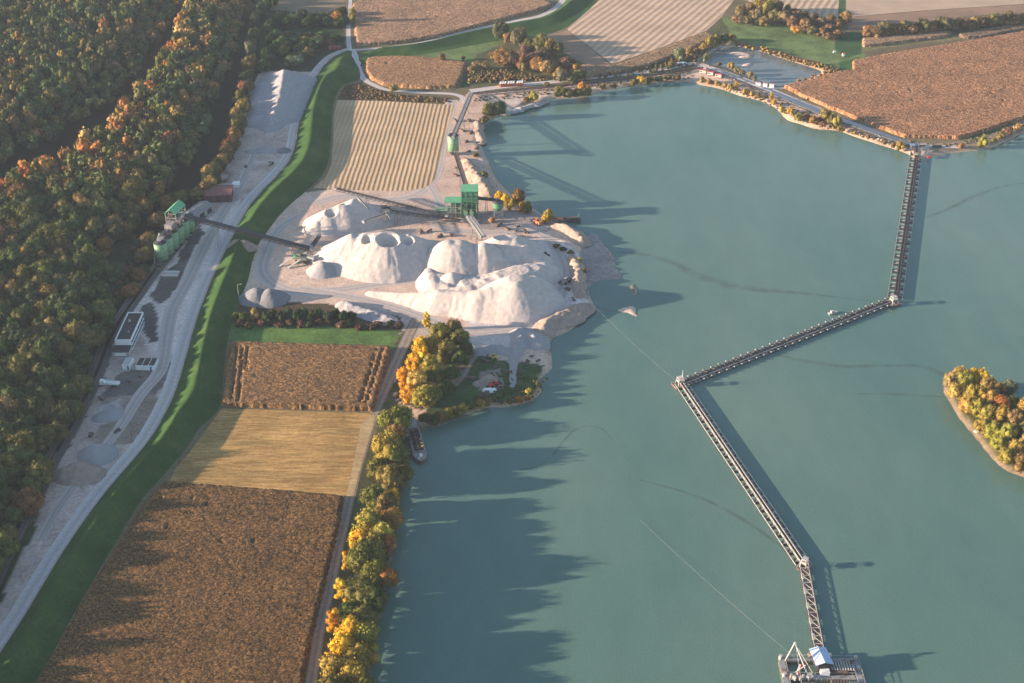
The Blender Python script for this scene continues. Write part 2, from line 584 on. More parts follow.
sheet('lake_water', [(-140, 320), (1400, 320), (1400, 1200), (-140, 1200)], WL, mw)
mw2, nt, out = new_mat('pond_water')
tc = N(nt, 'ShaderNodeTexCoord').outputs['Object']
sm = noise(nt, tc, 0.25, 5, 0.75)
c = ramp(nt, sm, [(0.35, (0.10, 0.125, 0.13)), (0.65, (0.17, 0.19, 0.18))])
finish(nt, out, c, 0.2, sm, 0.1, 0.2)
pb = np.array(atl(pond_px, WL))
cx, cy = pb.mean(0)
tag(bpy.data.objects['lake_water'], kind='structure')
pc = pond.mean(0)
sheet('pond_water', [tuple(pc + (q - pc) * 1.05) for q in pond], WL + 0.04, mw2)
# faint streaks of floating silt
ms, nt, out = new_mat('silt_streak')
tc = N(nt, 'ShaderNodeTexCoord').outputs['Object']
c = ramp(nt, noise(nt, tc, 0.3, 4, 0.7), [(0.3, (0.105, 0.135, 0.115)), (0.7, (0.13, 0.155, 0.13))])
pp = finish(nt, out, c, 0.35)
tr = N(nt, 'ShaderNodeBsdfTransparent')
mx = N(nt, 'ShaderNodeMixShader')
uvn = N(nt, 'ShaderNodeUVMap')
sx = N(nt, 'ShaderNodeSeparateXYZ')
nt.links.new(uvn.outputs[0], sx.inputs[0])
m1 = N(nt, 'ShaderNodeMath', operation='PINGPONG'); m1.inputs[1].default_value = 0.5
nt.links.new(sx.outputs[0], m1.inputs[0])
m2 = N(nt, 'ShaderNodeMath', operation='MULTIPLY'); m2.inputs[1].default_value = 0.8
nt.links.new(m1.outputs[0], m2.inputs[0])
m3 = N(nt, 'ShaderNodeMath', operation='MULTIPLY')
nt.links.new(m2.outputs[0], m3.inputs[0])
nz = N(nt, 'ShaderNodeMapRange'); nz.inputs[1].default_value = 0.35; nz.inputs[2].default_value = 0.6
nt.links.new(noise(nt, tc, 0.09, 5, 0.7), nz.inputs[0])
nt.links.new(nz.outputs[0], m3.inputs[1])
nt.links.new(m3.outputs[0], mx.inputs[0])
nt.links.new(tr.outputs[0], mx.inputs[1])
nt.links.new(pp.outputs[0], mx.inputs[2])
nt.links.new(mx.outputs[0], out.inputs[0])

def strip(name, ctr, widths, z, mat, kind='structure', zf=None):
    """ribbon along a plan polyline (metres) with per-point widths"""
    P = np.asarray(ctr)
    n = len(P)
    W = np.interp(np.linspace(0, 1, n), np.linspace(0, 1, len(widths)), widths)
    T = np.gradient(P, axis=0)
    T /= np.linalg.norm(T, axis=1)[:, None]
    Nn = np.stack([-T[:, 1], T[:, 0]], 1)
    L = P + Nn * W[:, None] / 2
    Rr = P - Nn * W[:, None] / 2
    S = np.concatenate([[0], np.cumsum(np.linalg.norm(np.diff(P, axis=0), axis=1))])
    V = []
    k = 5
    for j in range(k):
        q = L + (Rr - L) * j / (k - 1)
        V.append(np.column_stack([q, np.full(n, z)]))
    V = np.concatenate(V)
    Fs = []
    for j in range(k - 1):
        for i in range(n - 1):
            Fs.append((j * n + i, (j + 1) * n + i, (j + 1) * n + i + 1, j * n + i + 1))
    me = mesh_np(name, V, np.array(Fs))
    uv = me.uv_layers.new(name='UVMap')
    vi = np.zeros(len(me.loops), np.int32)
    me.loops.foreach_get('vertex_index', vi)
    u = (vi // n) / (k - 1)
    vv = S[vi % n]
    uv.data.foreach_set('uv', np.column_stack([u, vv]).astype(np.float32).ravel())
    o = link(name, me, mat)
    if kind:
        o['kind'] = kind
    return o

for pts, wds in (([(610,252),(640,254),(670,262),(705,278),(745,288),(790,292),(835,297),(870,301)], [2, 5, 9, 12, 7, 3, 1.5]),
                 ([(770,352),(800,360),(840,366),(880,366),(920,366),(946,376)], [2, 5, 4, 4, 6]),
                 ([(850,394),(890,394),(945,397)], [1, 2.5, 1.5]),
                 ([(640,480),(690,494),(730,512),(770,538),(795,560)], [1, 3, 3, 2]),
                 ([(925,218),(950,208),(975,196),(1010,185),(1060,180)], [2, 6, 4, 3]),
                 ([(592,305),(600,307),(612,311),(620,311)], [4, 2.5, 3, 2]),
                 ([(520,470),(545,462),(575,430),(600,428),(612,440)], [1, 2, 1.5, 1])):
    strip('silt_streak', crom(atl(pts, WL), n=8), wds, WL + 0.02, ms, kind='stuff')

# ------------------------------------------------------------------ roads and tracks
mr_, nt, out = new_mat('gravel_road')
uvn = N(nt, 'ShaderNodeUVMap')
sx = N(nt, 'ShaderNodeSeparateXYZ')
nt.links.new(uvn.outputs[0], sx.inputs[0])
tc = N(nt, 'ShaderNodeTexCoord').outputs['Object']
prof = ramp(nt, sx.outputs[0], [(0.0, (0.36, 0.31, 0.28)), (0.22, (0.52, 0.47, 0.45)), (0.38, (0.46, 0.41, 0.39)), (0.5, (0.42, 0.37, 0.35)), (0.62, (0.46, 0.41, 0.39)), (0.78, (0.52, 0.47, 0.45)), (0.93, (0.54, 0.49, 0.47)), (1.0, (0.60, 0.56, 0.53))])
nf = noise(nt, tc, 0.5, 5, 0.7)
c = mul(nt, prof, nf, 0.85, 1.15)
finish(nt, out, c, 0.9, nf, 0.3, 0.1)
md_, nt, out = new_mat('dirt_track')
uvn = N(nt, 'ShaderNodeUVMap')
sx = N(nt, 'ShaderNodeSeparateXYZ')
nt.links.new(uvn.outputs[0], sx.inputs[0])
tc = N(nt, 'ShaderNodeTexCoord').outputs['Object']
prof = ramp(nt, sx.outputs[0], [(0.0, (0.12, 0.10, 0.06)), (0.2, (0.30, 0.235, 0.19)), (0.35, (0.27, 0.21, 0.17)), (0.5, (0.20, 0.165, 0.12)), (0.65, (0.27, 0.21, 0.17)), (0.82, (0.30, 0.235, 0.19)), (1.0, (0.11, 0.10, 0.06))])
nf = noise(nt, tc, 0.5, 5, 0.7)
c = mul(nt, prof, nf, 0.75, 1.25)
finish(nt, out, c, 0.95, nf, 0.4, 0.1)
ml_, nt, out = new_mat('haul_track')
uvn = N(nt, 'ShaderNodeUVMap')
sx = N(nt, 'ShaderNodeSeparateXYZ')
nt.links.new(uvn.outputs[0], sx.inputs[0])
tc = N(nt, 'ShaderNodeTexCoord').outputs['Object']
prof = ramp(nt, sx.outputs[0], [(0.0, (0.50, 0.42, 0.37)), (0.25, (0.36, 0.31, 0.29)), (0.4, (0.46, 0.39, 0.35)), (0.6, (0.34, 0.29, 0.27)), (0.8, (0.47, 0.40, 0.36)), (1.0, (0.50, 0.42, 0.37))])
c = mul(nt, prof, noise(nt, tc, 0.4, 5, 0.7), 0.88, 1.12)
finish(nt, out, c, 0.95)

road_px = [(351,49),(344,50),(336,53),(327,58),(318,67),(309,80),(302,95),(296,112),(293,128),(290,145),(284,160),(272,175),(258,189),(246,203),(236,219),(226,238),(214,262),(203,286),(193,312),(184,340),(176,368),(168,392),(157,415),(142,440),(122,464),(98,492),(72,527),(50,560),(28,596),(8,628),(-20,668),(-60,720),(-110,790)]
road = crom(atl(road_px), n=5)
strip('gravel_road', road, [4.5, 4.5, 5.5, 6.5, 6.5, 6.5], 0.05, mr_)
strip('gravel_road', crom(atl([(352,49),(357,60),(359,70),(364,79),(374,85),(388,90),(410,92),(435,93),(452,94),(462,97),(466,103)]), n=5), [5, 5, 4, 4, 5], 0.054, mr_)
strip('gravel_road', crom(atl([(350,50),(370,49),(400,46),(430,41),(460,33),(490,26),(520,20),(540,16),(555,8),(566,-4),(580,-25),(600,-60)]), n=5), [4, 4, 5, 6], 0.058, mr_)
strip('gravel_road', crom(atl([(349.5,50),(348.5,40),(348.5,25),(350,5),(352,-30),(354,-60)]), n=5), [4, 2.6], 0.062, mr_)
strip('gravel_road', crom(atl([(470,91),(500,87),(545,82.5),(590,78),(640,72.5),(670,68),(688,64),(700,64),(712,68),(735,76),(760,85.5),(785,96),(810,107),(840,119),(870,129.5),(900,140),(925,145),(960,147)]), n=5), [7, 6, 5, 6, 7, 5, 5], 0.05, mr_)
strip('gravel_road', crom(atl([(768,88),(780,88),(795,86)]), n=4), [5, 3], 0.066, mr_)
strip('dirt_track', crom(atl([(430,303),(421,313),(412,328),(404,345),(396,362),(388,382),(379,402),(371,422),(364,445),(357,468),(351,492),(344,522),(337,552),(330,585),(322,618),(316,650),(310,690),(304,740)]), n=5), [6, 6, 5, 5, 4.5], 0.05, md_)
strip('dirt_track', crom(atl([(478,350),(468,362),(461,376),(450,388),(440,396),(428,403),(415,406)]), n=5), [7, 5, 3], 0.06, md_)
strip('haul_track', crom(atl([(520,226),(535,231),(549,240),(560,254),(566,270),(563,287),(553,303),(536,318),(512,327),(485,331),(455,331),(430,320),(400,309),(370,301),(340,295),(300,288)]), n=6), [6, 9, 10, 8, 7], 0.055, ml_)
strip('haul_track', crom(atl([(452,100),(447,118),(443,135),(440,152),(437,168),(428,186),(410,197),(380,200),(345,196),(315,203)]), n=6), [9, 8, 9, 10], 0.052, ml_)

strip('haul_track', crom(atl([(256,150),(240,185),(222,215),(205,245),(188,280),(172,310),(166,340),(160,370),(140,395),(118,430),(90,465),(60,505),(40,540)]), n=6), [5, 7, 8, 7, 5, 4], 0.045, ml_)
strip('haul_track', crom(atl([(300,215),(280,228),(268,248),(262,270),(275,285),(300,292),(340,290),(380,284),(420,280)]), n=6), [6, 9, 9, 7], 0.045, ml_)
strip('haul_track', crom(atl([(430,186),(440,205),(436,225),(470,232),(505,232),(530,226),(548,228)]), n=6), [6, 7, 7, 6], 0.058, ml_)
# ------------------------------------------------------------------ dikes
mgd, nt, out = new_mat('dike_grass')
tc = N(nt, 'ShaderNodeTexCoord').outputs['Object']
nf = noise(nt, tc, 0.7, 6, 0.7)
c = ramp(nt, noise(nt, tc, 0.05, 4, 0.65), [(0.3, (0.022, 0.060, 0.016)), (0.5, (0.034, 0.080, 0.020)), (0.62, (0.050, 0.094, 0.024)), (0.78, (0.085, 0.115, 0.036))])
c = mul(nt, c, nf, 0.72, 1.28)
finish(nt, out, c, 0.95, nf, 0.8, 0.3, 0, 0.1)
def loft(name, Lc, Rc, prof, mat, n=220, wob=0.5):
    def resamp(P, n):
        P = np.asarray(P)
        s = np.concatenate([[0], np.cumsum(np.linalg.norm(np.diff(P, axis=0), axis=1))])
        t = np.linspace(0, s[-1], n)
        return np.column_stack([np.interp(t, s, P[:, 0]), np.interp(t, s, P[:, 1])])
    Lr, Rr = resamp(Lc, n), resamp(Rc, n)
    us = np.linspace(0, 1, 25)
    pz = np.interp(us, [p[0] for p in prof], [p[1] for p in prof])
    V = []
    for j, u in enumerate(us):
        q = Lr + (Rr - Lr) * u
        end = np.clip(np.minimum(np.arange(n), np.arange(n)[::-1]) / 12.0, 0, 1)
        z = pz[j] * end + 0.10 * fbm(q[:, 0], q[:, 1], 8, 5, 3) + (0.03 if 0 < j < 24 else -0.25) 
        V.append(np.column_stack([q, z]))
    V = np.concatenate(V)
    Fs = [(j * n + i, (j + 1) * n + i, (j + 1) * n + i + 1, j * n + i + 1) for j in range(24) for i in range(n - 1)]
    me = mesh_np(name, V, np.array(Fs), True)
    o = link(name, me, mat)
    o['kind'] = 'structure'
    return o
dl = road + 0  # road edge facing the dike
T = np.gradient(dl, axis=0)
T /= np.linalg.norm(T, axis=1)[:, None]
dl = dl + np.stack([-T[:, 1], T[:, 0]], 1) * 3.0
dike_r_px = [(352,55),(357,64),(361,72),(360,80),(350,83),(343,86),(338,93),(335,101),(333,115),(332,130),(331,150),(327,168),(318,181),(306,192),(292,204),(280,216),(268,232),(259,245),(253,262),(249,280),(240,304),(232,326),(227,350),(224,378),(221,406),(212,418),(199,430),(188,448),(163,477),(145,497),(125,528),(105,562),(82,602),(60,642),(38,682),(0,745),(-50,830)]
loft('dike', dl, crom(atl(dike_r_px), n=5), [(0, 0.05), (0.04, 0.15), (0.40, 5.0), (0.47, 5.1), (0.76, 0.35), (0.84, 0.12), (1, 0.1)], mgd)
T2a = crom(atl([(357,52),(370,50.5),(400,47.5),(430,42.5),(460,34.5),(490,27.5),(520,21.5),(541,17.5),(558,9),(569,-2),(584,-22),(604,-57)]), n=5)
T2b = crom(atl([(361,68),(370,59),(392,57),(420,55),(445,51),(470,46),(500,41),(535,37),(560,31),(580,18),(602,-2),(622,-25),(650,-60)]), n=5)
loft('dike', T2a, T2b, [(0, 0.1), (0.08, 1.6), (0.2, 3.2), (0.26, 3.2), (0.68, 0.3), (0.8, 0.1), (1, 0.1)], mgd)

# ------------------------------------------------------------------ fields
def stubble(name, px, c1, c2, ang_pts, spacing, duty=0.5, patch=0.2, green=None, extra=None, sharp=0.2, wob=0.4, mown=False, kind='structure', z=0.07):
    m, nt, out = new_mat(name)
    g = N(nt, 'ShaderNodeTexCoord').outputs['Object']
    a, b = at(*ang_pts[0]), at(*ang_pts[1])
    th = math.atan2(b[1] - a[1], b[0] - a[0])
    # distort a little, then distance across the rows
    dn = N(nt, 'ShaderNodeTexNoise')
    dn.inputs['Scale'].default_value = 0.05
    nt.links.new(g, dn.inputs['Vector'])
    ad = N(nt, 'ShaderNodeVectorMath', operation='MULTIPLY_ADD')
    nt.links.new(dn.outputs['Color'], ad.inputs[0])
    ad.inputs[1].default_value = (spacing * wob,) * 3
    nt.links.new(g, ad.inputs[2])
    dt = N(nt, 'ShaderNodeVectorMath', operation='DOT_PRODUCT')
    nt.links.new(ad.outputs[0], dt.inputs[0])
    dt.inputs[1].default_value = (-math.sin(th), math.cos(th), 0)
    mm = N(nt, 'ShaderNodeMath', operation='MULTIPLY')
    nt.links.new(dt.outputs['Value'], mm.inputs[0])
    mm.inputs[1].default_value = 2 * math.pi / spacing
    sn = N(nt, 'ShaderNodeMath', operation='SINE')
    nt.links.new(mm.outputs[0], sn.inputs[0])
    nf = noise(nt, g, 0.6, 5, 0.75)
    ad2 = N(nt, 'ShaderNodeMath', operation='MULTIPLY_ADD')
    nt.links.new(nf, ad2.inputs[0])
    ad2.inputs[1].default_value = 4.0
    mpa = N(nt, 'ShaderNodeMapping')
    mpa.inputs['Rotation'].default_value = (0, 0, -th)
    mpa.inputs['Scale'].default_value = (0.05, 1.0, 1)
    nt.links.new(g, mpa.inputs[0])
    ad3 = N(nt, 'ShaderNodeMath', operation='MULTIPLY_ADD')
    nt.links.new(noise(nt, mpa.outputs[0], 0.35, 3, 0.7), ad3.inputs[0])
    ad3.inputs[1].default_value = 3.4
    ad3b = N(nt, 'ShaderNodeMath', operation='SUBTRACT')
    nt.links.new(sn.outputs[0], ad3b.inputs[0])
    ad3b.inputs[1].default_value = 1.7
    nt.links.new(ad3b.outputs[0], ad3.inputs[2])
    nt.links.new(ad3.outputs[0], ad2.inputs[2])
    mr = N(nt, 'ShaderNodeMapRange')
    mr.inputs[1].default_value = 2.0 - sharp - 1.2
    mr.inputs[2].default_value = 2.0 + sharp + 1.2
    nt.links.new(ad2.outputs[0], mr.inputs[0])
    col = ramp(nt, mr.outputs[0], [(0, c1), (1, c2)])
    if mown:
        mp0 = N(nt, 'ShaderNodeMapping')
        mp0.inputs['Rotation'].default_value = (0, 0, -th)
        mp0.inputs['Scale'].default_value = (0.10, 1.0, 1)
        nt.links.new(ad.outputs[0], mp0.inputs[0])
        st_ = noise(nt, mp0.outputs[0], 0.55, 4, 0.8)
        col = ramp(nt, st_, [(0.32, tuple(v * 0.8 for v in c1)), (0.46, c1), (0.60, c2), (0.72, tuple(v * 1.1 for v in c2))])
        col = mul(nt, col, nf, 0.75, 1.25)
    col = mul(nt, col, noise(nt, g, 0.035, 4, 0.65), 1 - patch, 1 + patch)
    if green:
        mx = N(nt, 'ShaderNodeMix', data_type='RGBA')
        gr = N(nt, 'ShaderNodeMapRange')
        gr.inputs[1].default_value = 0.50
        gr.inputs[2].default_value = 0.70
        gr.inputs[4].default_value = 0.6
        mpp = N(nt, 'ShaderNodeMapping')
        mpp.inputs['Rotation'].default_value = (0, 0, -th)
        mpp.inputs['Scale'].default_value = (0.25, 2.2, 1)
        nt.links.new(g, mpp.inputs[0])
        nt.links.new(noise(nt, mpp.outputs[0], 0.06, 3, 0.6), gr.inputs[0])
        nt.links.new(gr.outputs[0], mx.inputs[0])
        nt.links.new(col, mx.inputs[6])
        mx.inputs[7].default_value = (*green, 1)
        col = mx.outputs[2]
    finish(nt, out, col, 0.95, nf if mown else sn.outputs[0], 0.35, 0.25)
    return sheet(name, [tuple(q) for q in atl(px)], z, m, kind)

stubble('stubble_field', [(337,100),(380,101),(454,105),(449,122),(443,145),(438,165),(435,178),(430,185),(420,189),(400,191),(350,190),(313,188),(325,178),(331,165),(333,140),(334,115)], (0.38, 0.245, 0.135), (0.46, 0.33, 0.20), ((358, 185), (385, 103)), 3.1, 0.5, 0.15, z=0.08)
stubble('stubble_field', [(567,29.5),(602,-4),(640,-70),(780,-70),(735,-2),(722,17),(706,31),(660,48),(612,64),(590,47),(578,38)], (0.37, 0.24, 0.155), (0.50, 0.375, 0.27), ((610, 48), (672, 0)), 6.2, 0.5, 0.12)
stubble('stubble_field', [(738,-2),(800,-70),(838,-70),(839,-1),(838,17),(815,17),(775,10)], (0.33, 0.21, 0.13), (0.50, 0.385, 0.28), ((762, 6), (775, -12)), 6.2, 0.5, 0.12)
stubble('ploughed_field', [(846,17),(846,-70),(1500,-70),(1500,-8),(1024,4),(930,10)], (0.38, 0.27, 0.185), (0.46, 0.34, 0.25), ((860, 14), (1000, 5)), 3.0, 0.5, 0.12)
stubble('ploughed_field', [(848,31),(846,17.5),(930,10.5),(1024,4.5),(1500,-7),(1500,0),(1024,12),(960,17),(900,24)], (0.21, 0.13, 0.085), (0.28, 0.18, 0.12), ((860, 20), (1000, 9)), 3.0, 0.5, 0.2)
stubble('stubble_field', [(222,408.5),(300,411),(373,413),(368,432),(360,462),(351,490),(343,497.5),(255,490.5),(168,484),(176,468),(190,452),(206,430)], (0.30, 0.17, 0.055), (0.46, 0.28, 0.10), ((200, 462), (350, 470)), 2.2, 0.5, 0.22, green=(0.17, 0.145, 0.045), sharp=0.9, wob=2.2, mown=True)
stubble('stubble_field', [(361,425),(372,414),(376,416),(360,470),(353,497),(346,497),(352,470)], (0.36, 0.25, 0.13), (0.43, 0.31, 0.16), ((350, 490), (370, 420)), 1.8, 0.5, 0.15, mown=True, z=0.10)
stubble('bare_field', [(540,38),(567,30.5),(580,40),(590,48),(611,65),(600,72),(578,60),(555,48)], (0.24, 0.15, 0.10), (0.30, 0.195, 0.13), ((560, 40), (600, 60)), 2.0, 0.5, 0.2)

def corn(name, px, h, step, cA, cB, rowdir, rows=None, lanes=(), seed=1, holes=()):
    """standing ripe maize: a ragged canopy h metres tall with walls at the edge"""
    poly = np.array(atl(px))
    a, b = at(*rowdir[0]), at(*rowdir[1])
    th = math.atan2(b[1] - a[1], b[0] - a[0])
    ct, st = math.cos(th), math.sin(th)
    Pq = poly @ np.array([[ct, -st], [st, ct]])
    x = np.arange(Pq[:, 0].min() - 2 * step, Pq[:, 0].max() + 2 * step, step)
    y = np.arange(Pq[:, 1].min() - 2 * step, Pq[:, 1].max() + 2 * step, step)
    U, Vv = np.meshgrid(x, y)
    r = np.random.default_rng(seed)
    U = U + r.uniform(-0.32, 0.32, U.shape) * step
    W = Vv + r.uniform(-0.32, 0.32, U.shape) * step
    XX = U * ct - W * st
    YY = U * st + W * ct
    m = inside(XX, YY, poly)
    Dd = segdist(XX, YY, poly, 3 * step)
    zz = h * (0.90 + 0.07 * fbm(XX, YY, 12, seed, 3)) + r.uniform(-0.13, 0.10, U.shape) + 0.15 * (np.arange(U.shape[0]) % 2)[:, None]
    hole = (vnoise(XX, YY, 3.5, seed + 5) > 0.86) & (vnoise(XX, YY, 30, seed + 9) > 0.3)
    zz = np.where(hole, zz * 0.7, zz)
    for (p, q, wd) in lanes:
        ln = np.array(atl([p, q]))
        dd = segdist(XX, YY, ln, 3, closed=False)
        zz = np.where(dd < wd, zz * 0.35, zz)
    zz = np.where(m, zz, -0.2)
    ny, nx = U.shape
    idx = np.arange(ny * nx).reshape(ny, nx)
    keep = (m[:-1, :-1] | m[:-1, 1:] | m[1:, 1:] | m[1:, :-1])
    # pull outside vertices close to the wall
    F = np.stack([idx[:-1, :-1], idx[:-1, 1:], idx[1:, 1:], idx[1:, :-1]], -1)[keep]
    used = np.unique(F)
    remap = np.full(ny * nx, -1)
    remap[used] = np.arange(len(used))
    V = np.stack([XX, YY, zz], -1).reshape(-1, 3)[used]
    me = mesh_np(name, V, remap[F])
    mt, nt, out = new_mat(name)
    g = N(nt, 'ShaderNodeTexCoord').outputs['Object']
    mp0 = N(nt, 'ShaderNodeMapping')
    mp0.inputs['Rotation'].default_value = (0, 0, -th)
    mp0.inputs['Scale'].default_value = (0.9, 1.1, 0.2)
    nt.links.new(g, mp0.inputs[0])
    vo = N(nt, 'ShaderNodeTexVoronoi')
    vo.inputs['Scale'].default_value = 1.75 * 0.85 / step
    nt.links.new(mp0.outputs[0], vo.inputs['Vector'])
    sv = N(nt, 'ShaderNodeSeparateColor')
    nt.links.new(vo.outputs['Color'], sv.inputs[0])
    colr = ramp(nt, sv.outputs[0], [(0.0, tuple(v * 0.6 for v in cA)), (0.45, cA), (0.8, cB), (1.0, tuple(min(1, v * 1.4) for v in cB))])
    colr = mul(nt, colr, noise(nt, g, 0.04, 4, 0.6), 0.82, 1.18)
    nf = noise(nt, g, 0.8, 4, 0.7)
    colr = mul(nt, colr, nf, 0.85, 1.15)
    finish(nt, out, colr, 0.95, nf, 0.6, 0.3)
    o = link(name, me, mt)
    o['kind'] = 'stuff'
    return o
corn('maize_field', [(165,484.5),(255,491),(343,498.5),(338,530),(329,565),(320,603),(311,640),(303,680),(290,740),(-60,850),(-10,765),(37,685),(60,645),(90,592),(118,548),(140,512),(150,500)], 2.3, 0.85, (0.085, 0.042, 0.012), (0.18, 0.092, 0.030), ((90, 640), (185, 500)), seed=3)
corn('maize_field', [(232,344),(391,348.5),(384,372),(373,411),(300,409),(223,406.5),(226,375)], 2.3, 0.9, (0.14, 0.070, 0.026), (0.27, 0.145, 0.055), ((225, 400), (234, 345)), seed=5,
     lanes=[((232,404),(237,350),0.45),((239,404),(243,350),0.45),((361,405),(377,352),0.4),((367,405),(383,352),0.4),((246,372),(248,350),0.4)])
corn('maize_field', [(784,87.5),(800,84),(840,73),(853,72),(853,62),(900,53.5),(960,44),(1024,33),(1200,10),(1400,-10),(1400,60),(1200,78),(1060,107),(1024,119),(985,132),(958,139.5),(935,138),(905,138),(880,128.5),(850,117),(825,107),(800,96)], 2.3, 1.0, (0.23, 0.105, 0.048), (0.40, 0.205, 0.105), ((830, 110), (1000, 60)), seed=7)
corn('maize_field', [(367,60.5),(378,58.5),(400,57.8),(440,60),(466,64.5),(462,76),(456,88),(430,89),(400,87.5),(384,86),(372,80),(366,72)], 2.3, 1.0, (0.20, 0.10, 0.045), (0.34, 0.19, 0.09), ((380, 80), (440, 82)), seed=9)
corn('maize_field', [(357,46),(355,30),(354,14),(353,6),(360,2),(440,2),(500,0),(545,1),(553,6),(535,12),(500,21),(470,29),(440,37),(405,42.5),(380,45)], 2.3, 1.2, (0.22, 0.12, 0.065), (0.36, 0.21, 0.12), ((380, 30), (500, 12)), seed=11)
corn('maize_field', [(598,77),(612,68.5),(660,51),(706,34),(716,38),(690,51),(650,66),(620,73.5)], 2.3, 1.1, (0.17, 0.10, 0.052), (0.29, 0.185, 0.10), ((610, 70), (700, 36)), seed=13)
corn('maize_field', [(863,47),(863,40),(900,37),(940,33),(951,33),(949,37),(910,42),(880,46)], 2.2, 1.2, (0.22, 0.135, 0.075), (0.36, 0.235, 0.14), ((865, 44), (940, 35)), seed=15)
corn('maize_field', [(958,36),(990,29),(1024,24),(1100,14),(1100,18),(1030,29),(985,38),(965,39)], 2.0, 1.3, (0.14, 0.09, 0.055), (0.23, 0.155, 0.095), ((960, 37), (1024, 27)), seed=17)
corn('maize_field', [(563,68),(590,66),(607,69),(606,74),(585,80),(568,76)], 2.1, 1.1, (0.19, 0.11, 0.06), (0.30, 0.19, 0.11), ((563, 70), (605, 70)), seed=19)
# ------------------------------------------------------------------ trees
def ico(sub):
    import bmesh
    bm = bmesh.new()
    bmesh.ops.create_icosphere(bm, subdivisions=sub, radius=1.0)
    v = np.array([x.co[:] for x in bm.verts])
    f = np.array([[q.index for q in p.verts] for p in bm.faces])
    bm.free()
    return v, f
ICO1 = ico(1)
ICO2 = ico(2)
def crown_arrays(seed, shape='round', lobes=13, leaves=700, lo=False):
    """crown of unit radius about 1 and height set by shape; base of crown at z=0"""
    r = np.random.default_rng(seed)
    H = {'round': 1.5, 'tall': 3.4, 'bush': 1.15, 'wide': 1.2}[shape]
    V = []
    F = []
    nb = 0
    iv, if_ = ICO1
    cs = []
    for i in range(lobes):
        t = (i + 0.5) / lobes
        if shape == 'tall':
            z = H * (0.10 + 0.80 * t)
            env = math.sin(min(1, (1.15 - z / H) * 1.35) * math.pi / 2) * 0.55 + 0.05
        else:
            z = H * (0.18 + 0.58 * r.random() ** 0.8)
            env = math.sqrt(max(0.05, 1 - ((z / H - 0.38) / 0.66) ** 2)) * 0.66
        a = i * 2.399 + r.uniform(-0.4, 0.4)
        rad = env * (r.random() ** 0.35)
        s = r.uniform(0.30, 0.46) * (0.85 if shape == 'tall' else 1)
        cs.append((rad * math.cos(a), rad * math.sin(a), z, s))
    cs.append((0, 0, H * 0.78, 0.40 if shape != 'tall' else 0.28))
    cs.append((0, 0, H * 0.45, 0.60 if shape != 'tall' else 0.50))
    for (x, y, z, s) in cs:
        d = iv * (1 + r.uniform(-0.22, 0.22, (len(iv), 1)))
        v = d * s * np.array([1, 1, 0.85]) + np.array([x, y, z])
        V.append(v)
        F.append(if_ + nb)
        nb += len(v)
    q = len(cs)
    n = leaves
    k = r.integers(0, q, n)
    c = np.array(cs)[k]
    d = r.normal(size=(n, 3))
    d[:, 2] += 0.35
    d /= np.linalg.norm(d, axis=1)[:, None]
    p = c[:, :3] + d * c[:, 3:4] * np.array([1, 1, 0.88]) * r.uniform(0.90, 1.30, (n, 1))
    nrm = d + r.normal(size=(n, 3)) * 0.45
    nrm /= np.linalg.norm(nrm, axis=1)[:, None]
    t1 = np.cross(nrm, r.normal(size=(n, 3)))
    t1 /= np.linalg.norm(t1, axis=1)[:, None]
    t2 = np.cross(nrm, t1)
    sz = r.uniform(0.035, 0.085, (n, 1)) * (1.9 if lo else 1)
    quad = np.stack([p - t1 * sz, p - t2 * sz * 0.8 + nrm * sz * 0.2, p + t1 * sz, p + t2 * sz * 0.8 - nrm * sz * 0.25], 1).reshape(-1, 3)
    V = np.concatenate(V)
    F3 = np.concatenate(F)
    Q = np.arange(4 * n).reshape(n, 4) + len(V)
    V = np.concatenate([V, quad])
    return V, F3, Q

# leaf colours come from each crown's own colour
mleaf, nt, out = new_mat('foliage')
oi = N(nt, 'ShaderNodeObjectInfo')
tc = N(nt, 'ShaderNodeTexCoord').outputs['Object']
geo = N(nt, 'ShaderNodeNewGeometry')
nf = noise(nt, tc, 2.6, 4, 0.7)
c = mul(nt, oi.outputs['Color'], geo.outputs['Random Per Island'], 0.62, 1.42, 0.0, 1.0)
c = mul(nt, c, nf, 0.8, 1.2)
df = N(nt, 'ShaderNodeBsdfDiffuse')
nt.links.new(c, df.inputs[0])
tl = N(nt, 'ShaderNodeBsdfTranslucent')
nt.links.new(c, tl.inputs[0])
mx = N(nt, 'ShaderNodeMixShader')
mx.inputs[0].default_value = 0.18
nt.links.new(df.outputs[0], mx.inputs[1])
nt.links.new(tl.outputs[0], mx.inputs[2])
nt.links.new(mx.outputs[0], out.inputs[0])
# same leaves, colour stored on the mesh (for the mass of far trees)
mleafv, nt, out = new_mat('foliage_mass')
at_ = N(nt, 'ShaderNodeAttribute', attribute_name='tint')
geo = N(nt, 'ShaderNodeNewGeometry')
c = mul(nt, at_.outputs['Color'], geo.outputs['Random Per Island'], 0.62, 1.42, 0.0, 1.0)
df = N(nt, 'ShaderNodeBsdfDiffuse')
nt.links.new(c, df.inputs[0])
nt.links.new(df.outputs[0], out.inputs[0])
mbark = simple('bark', (0.10, 0.08, 0.06), 0.9, 0.3, 3)

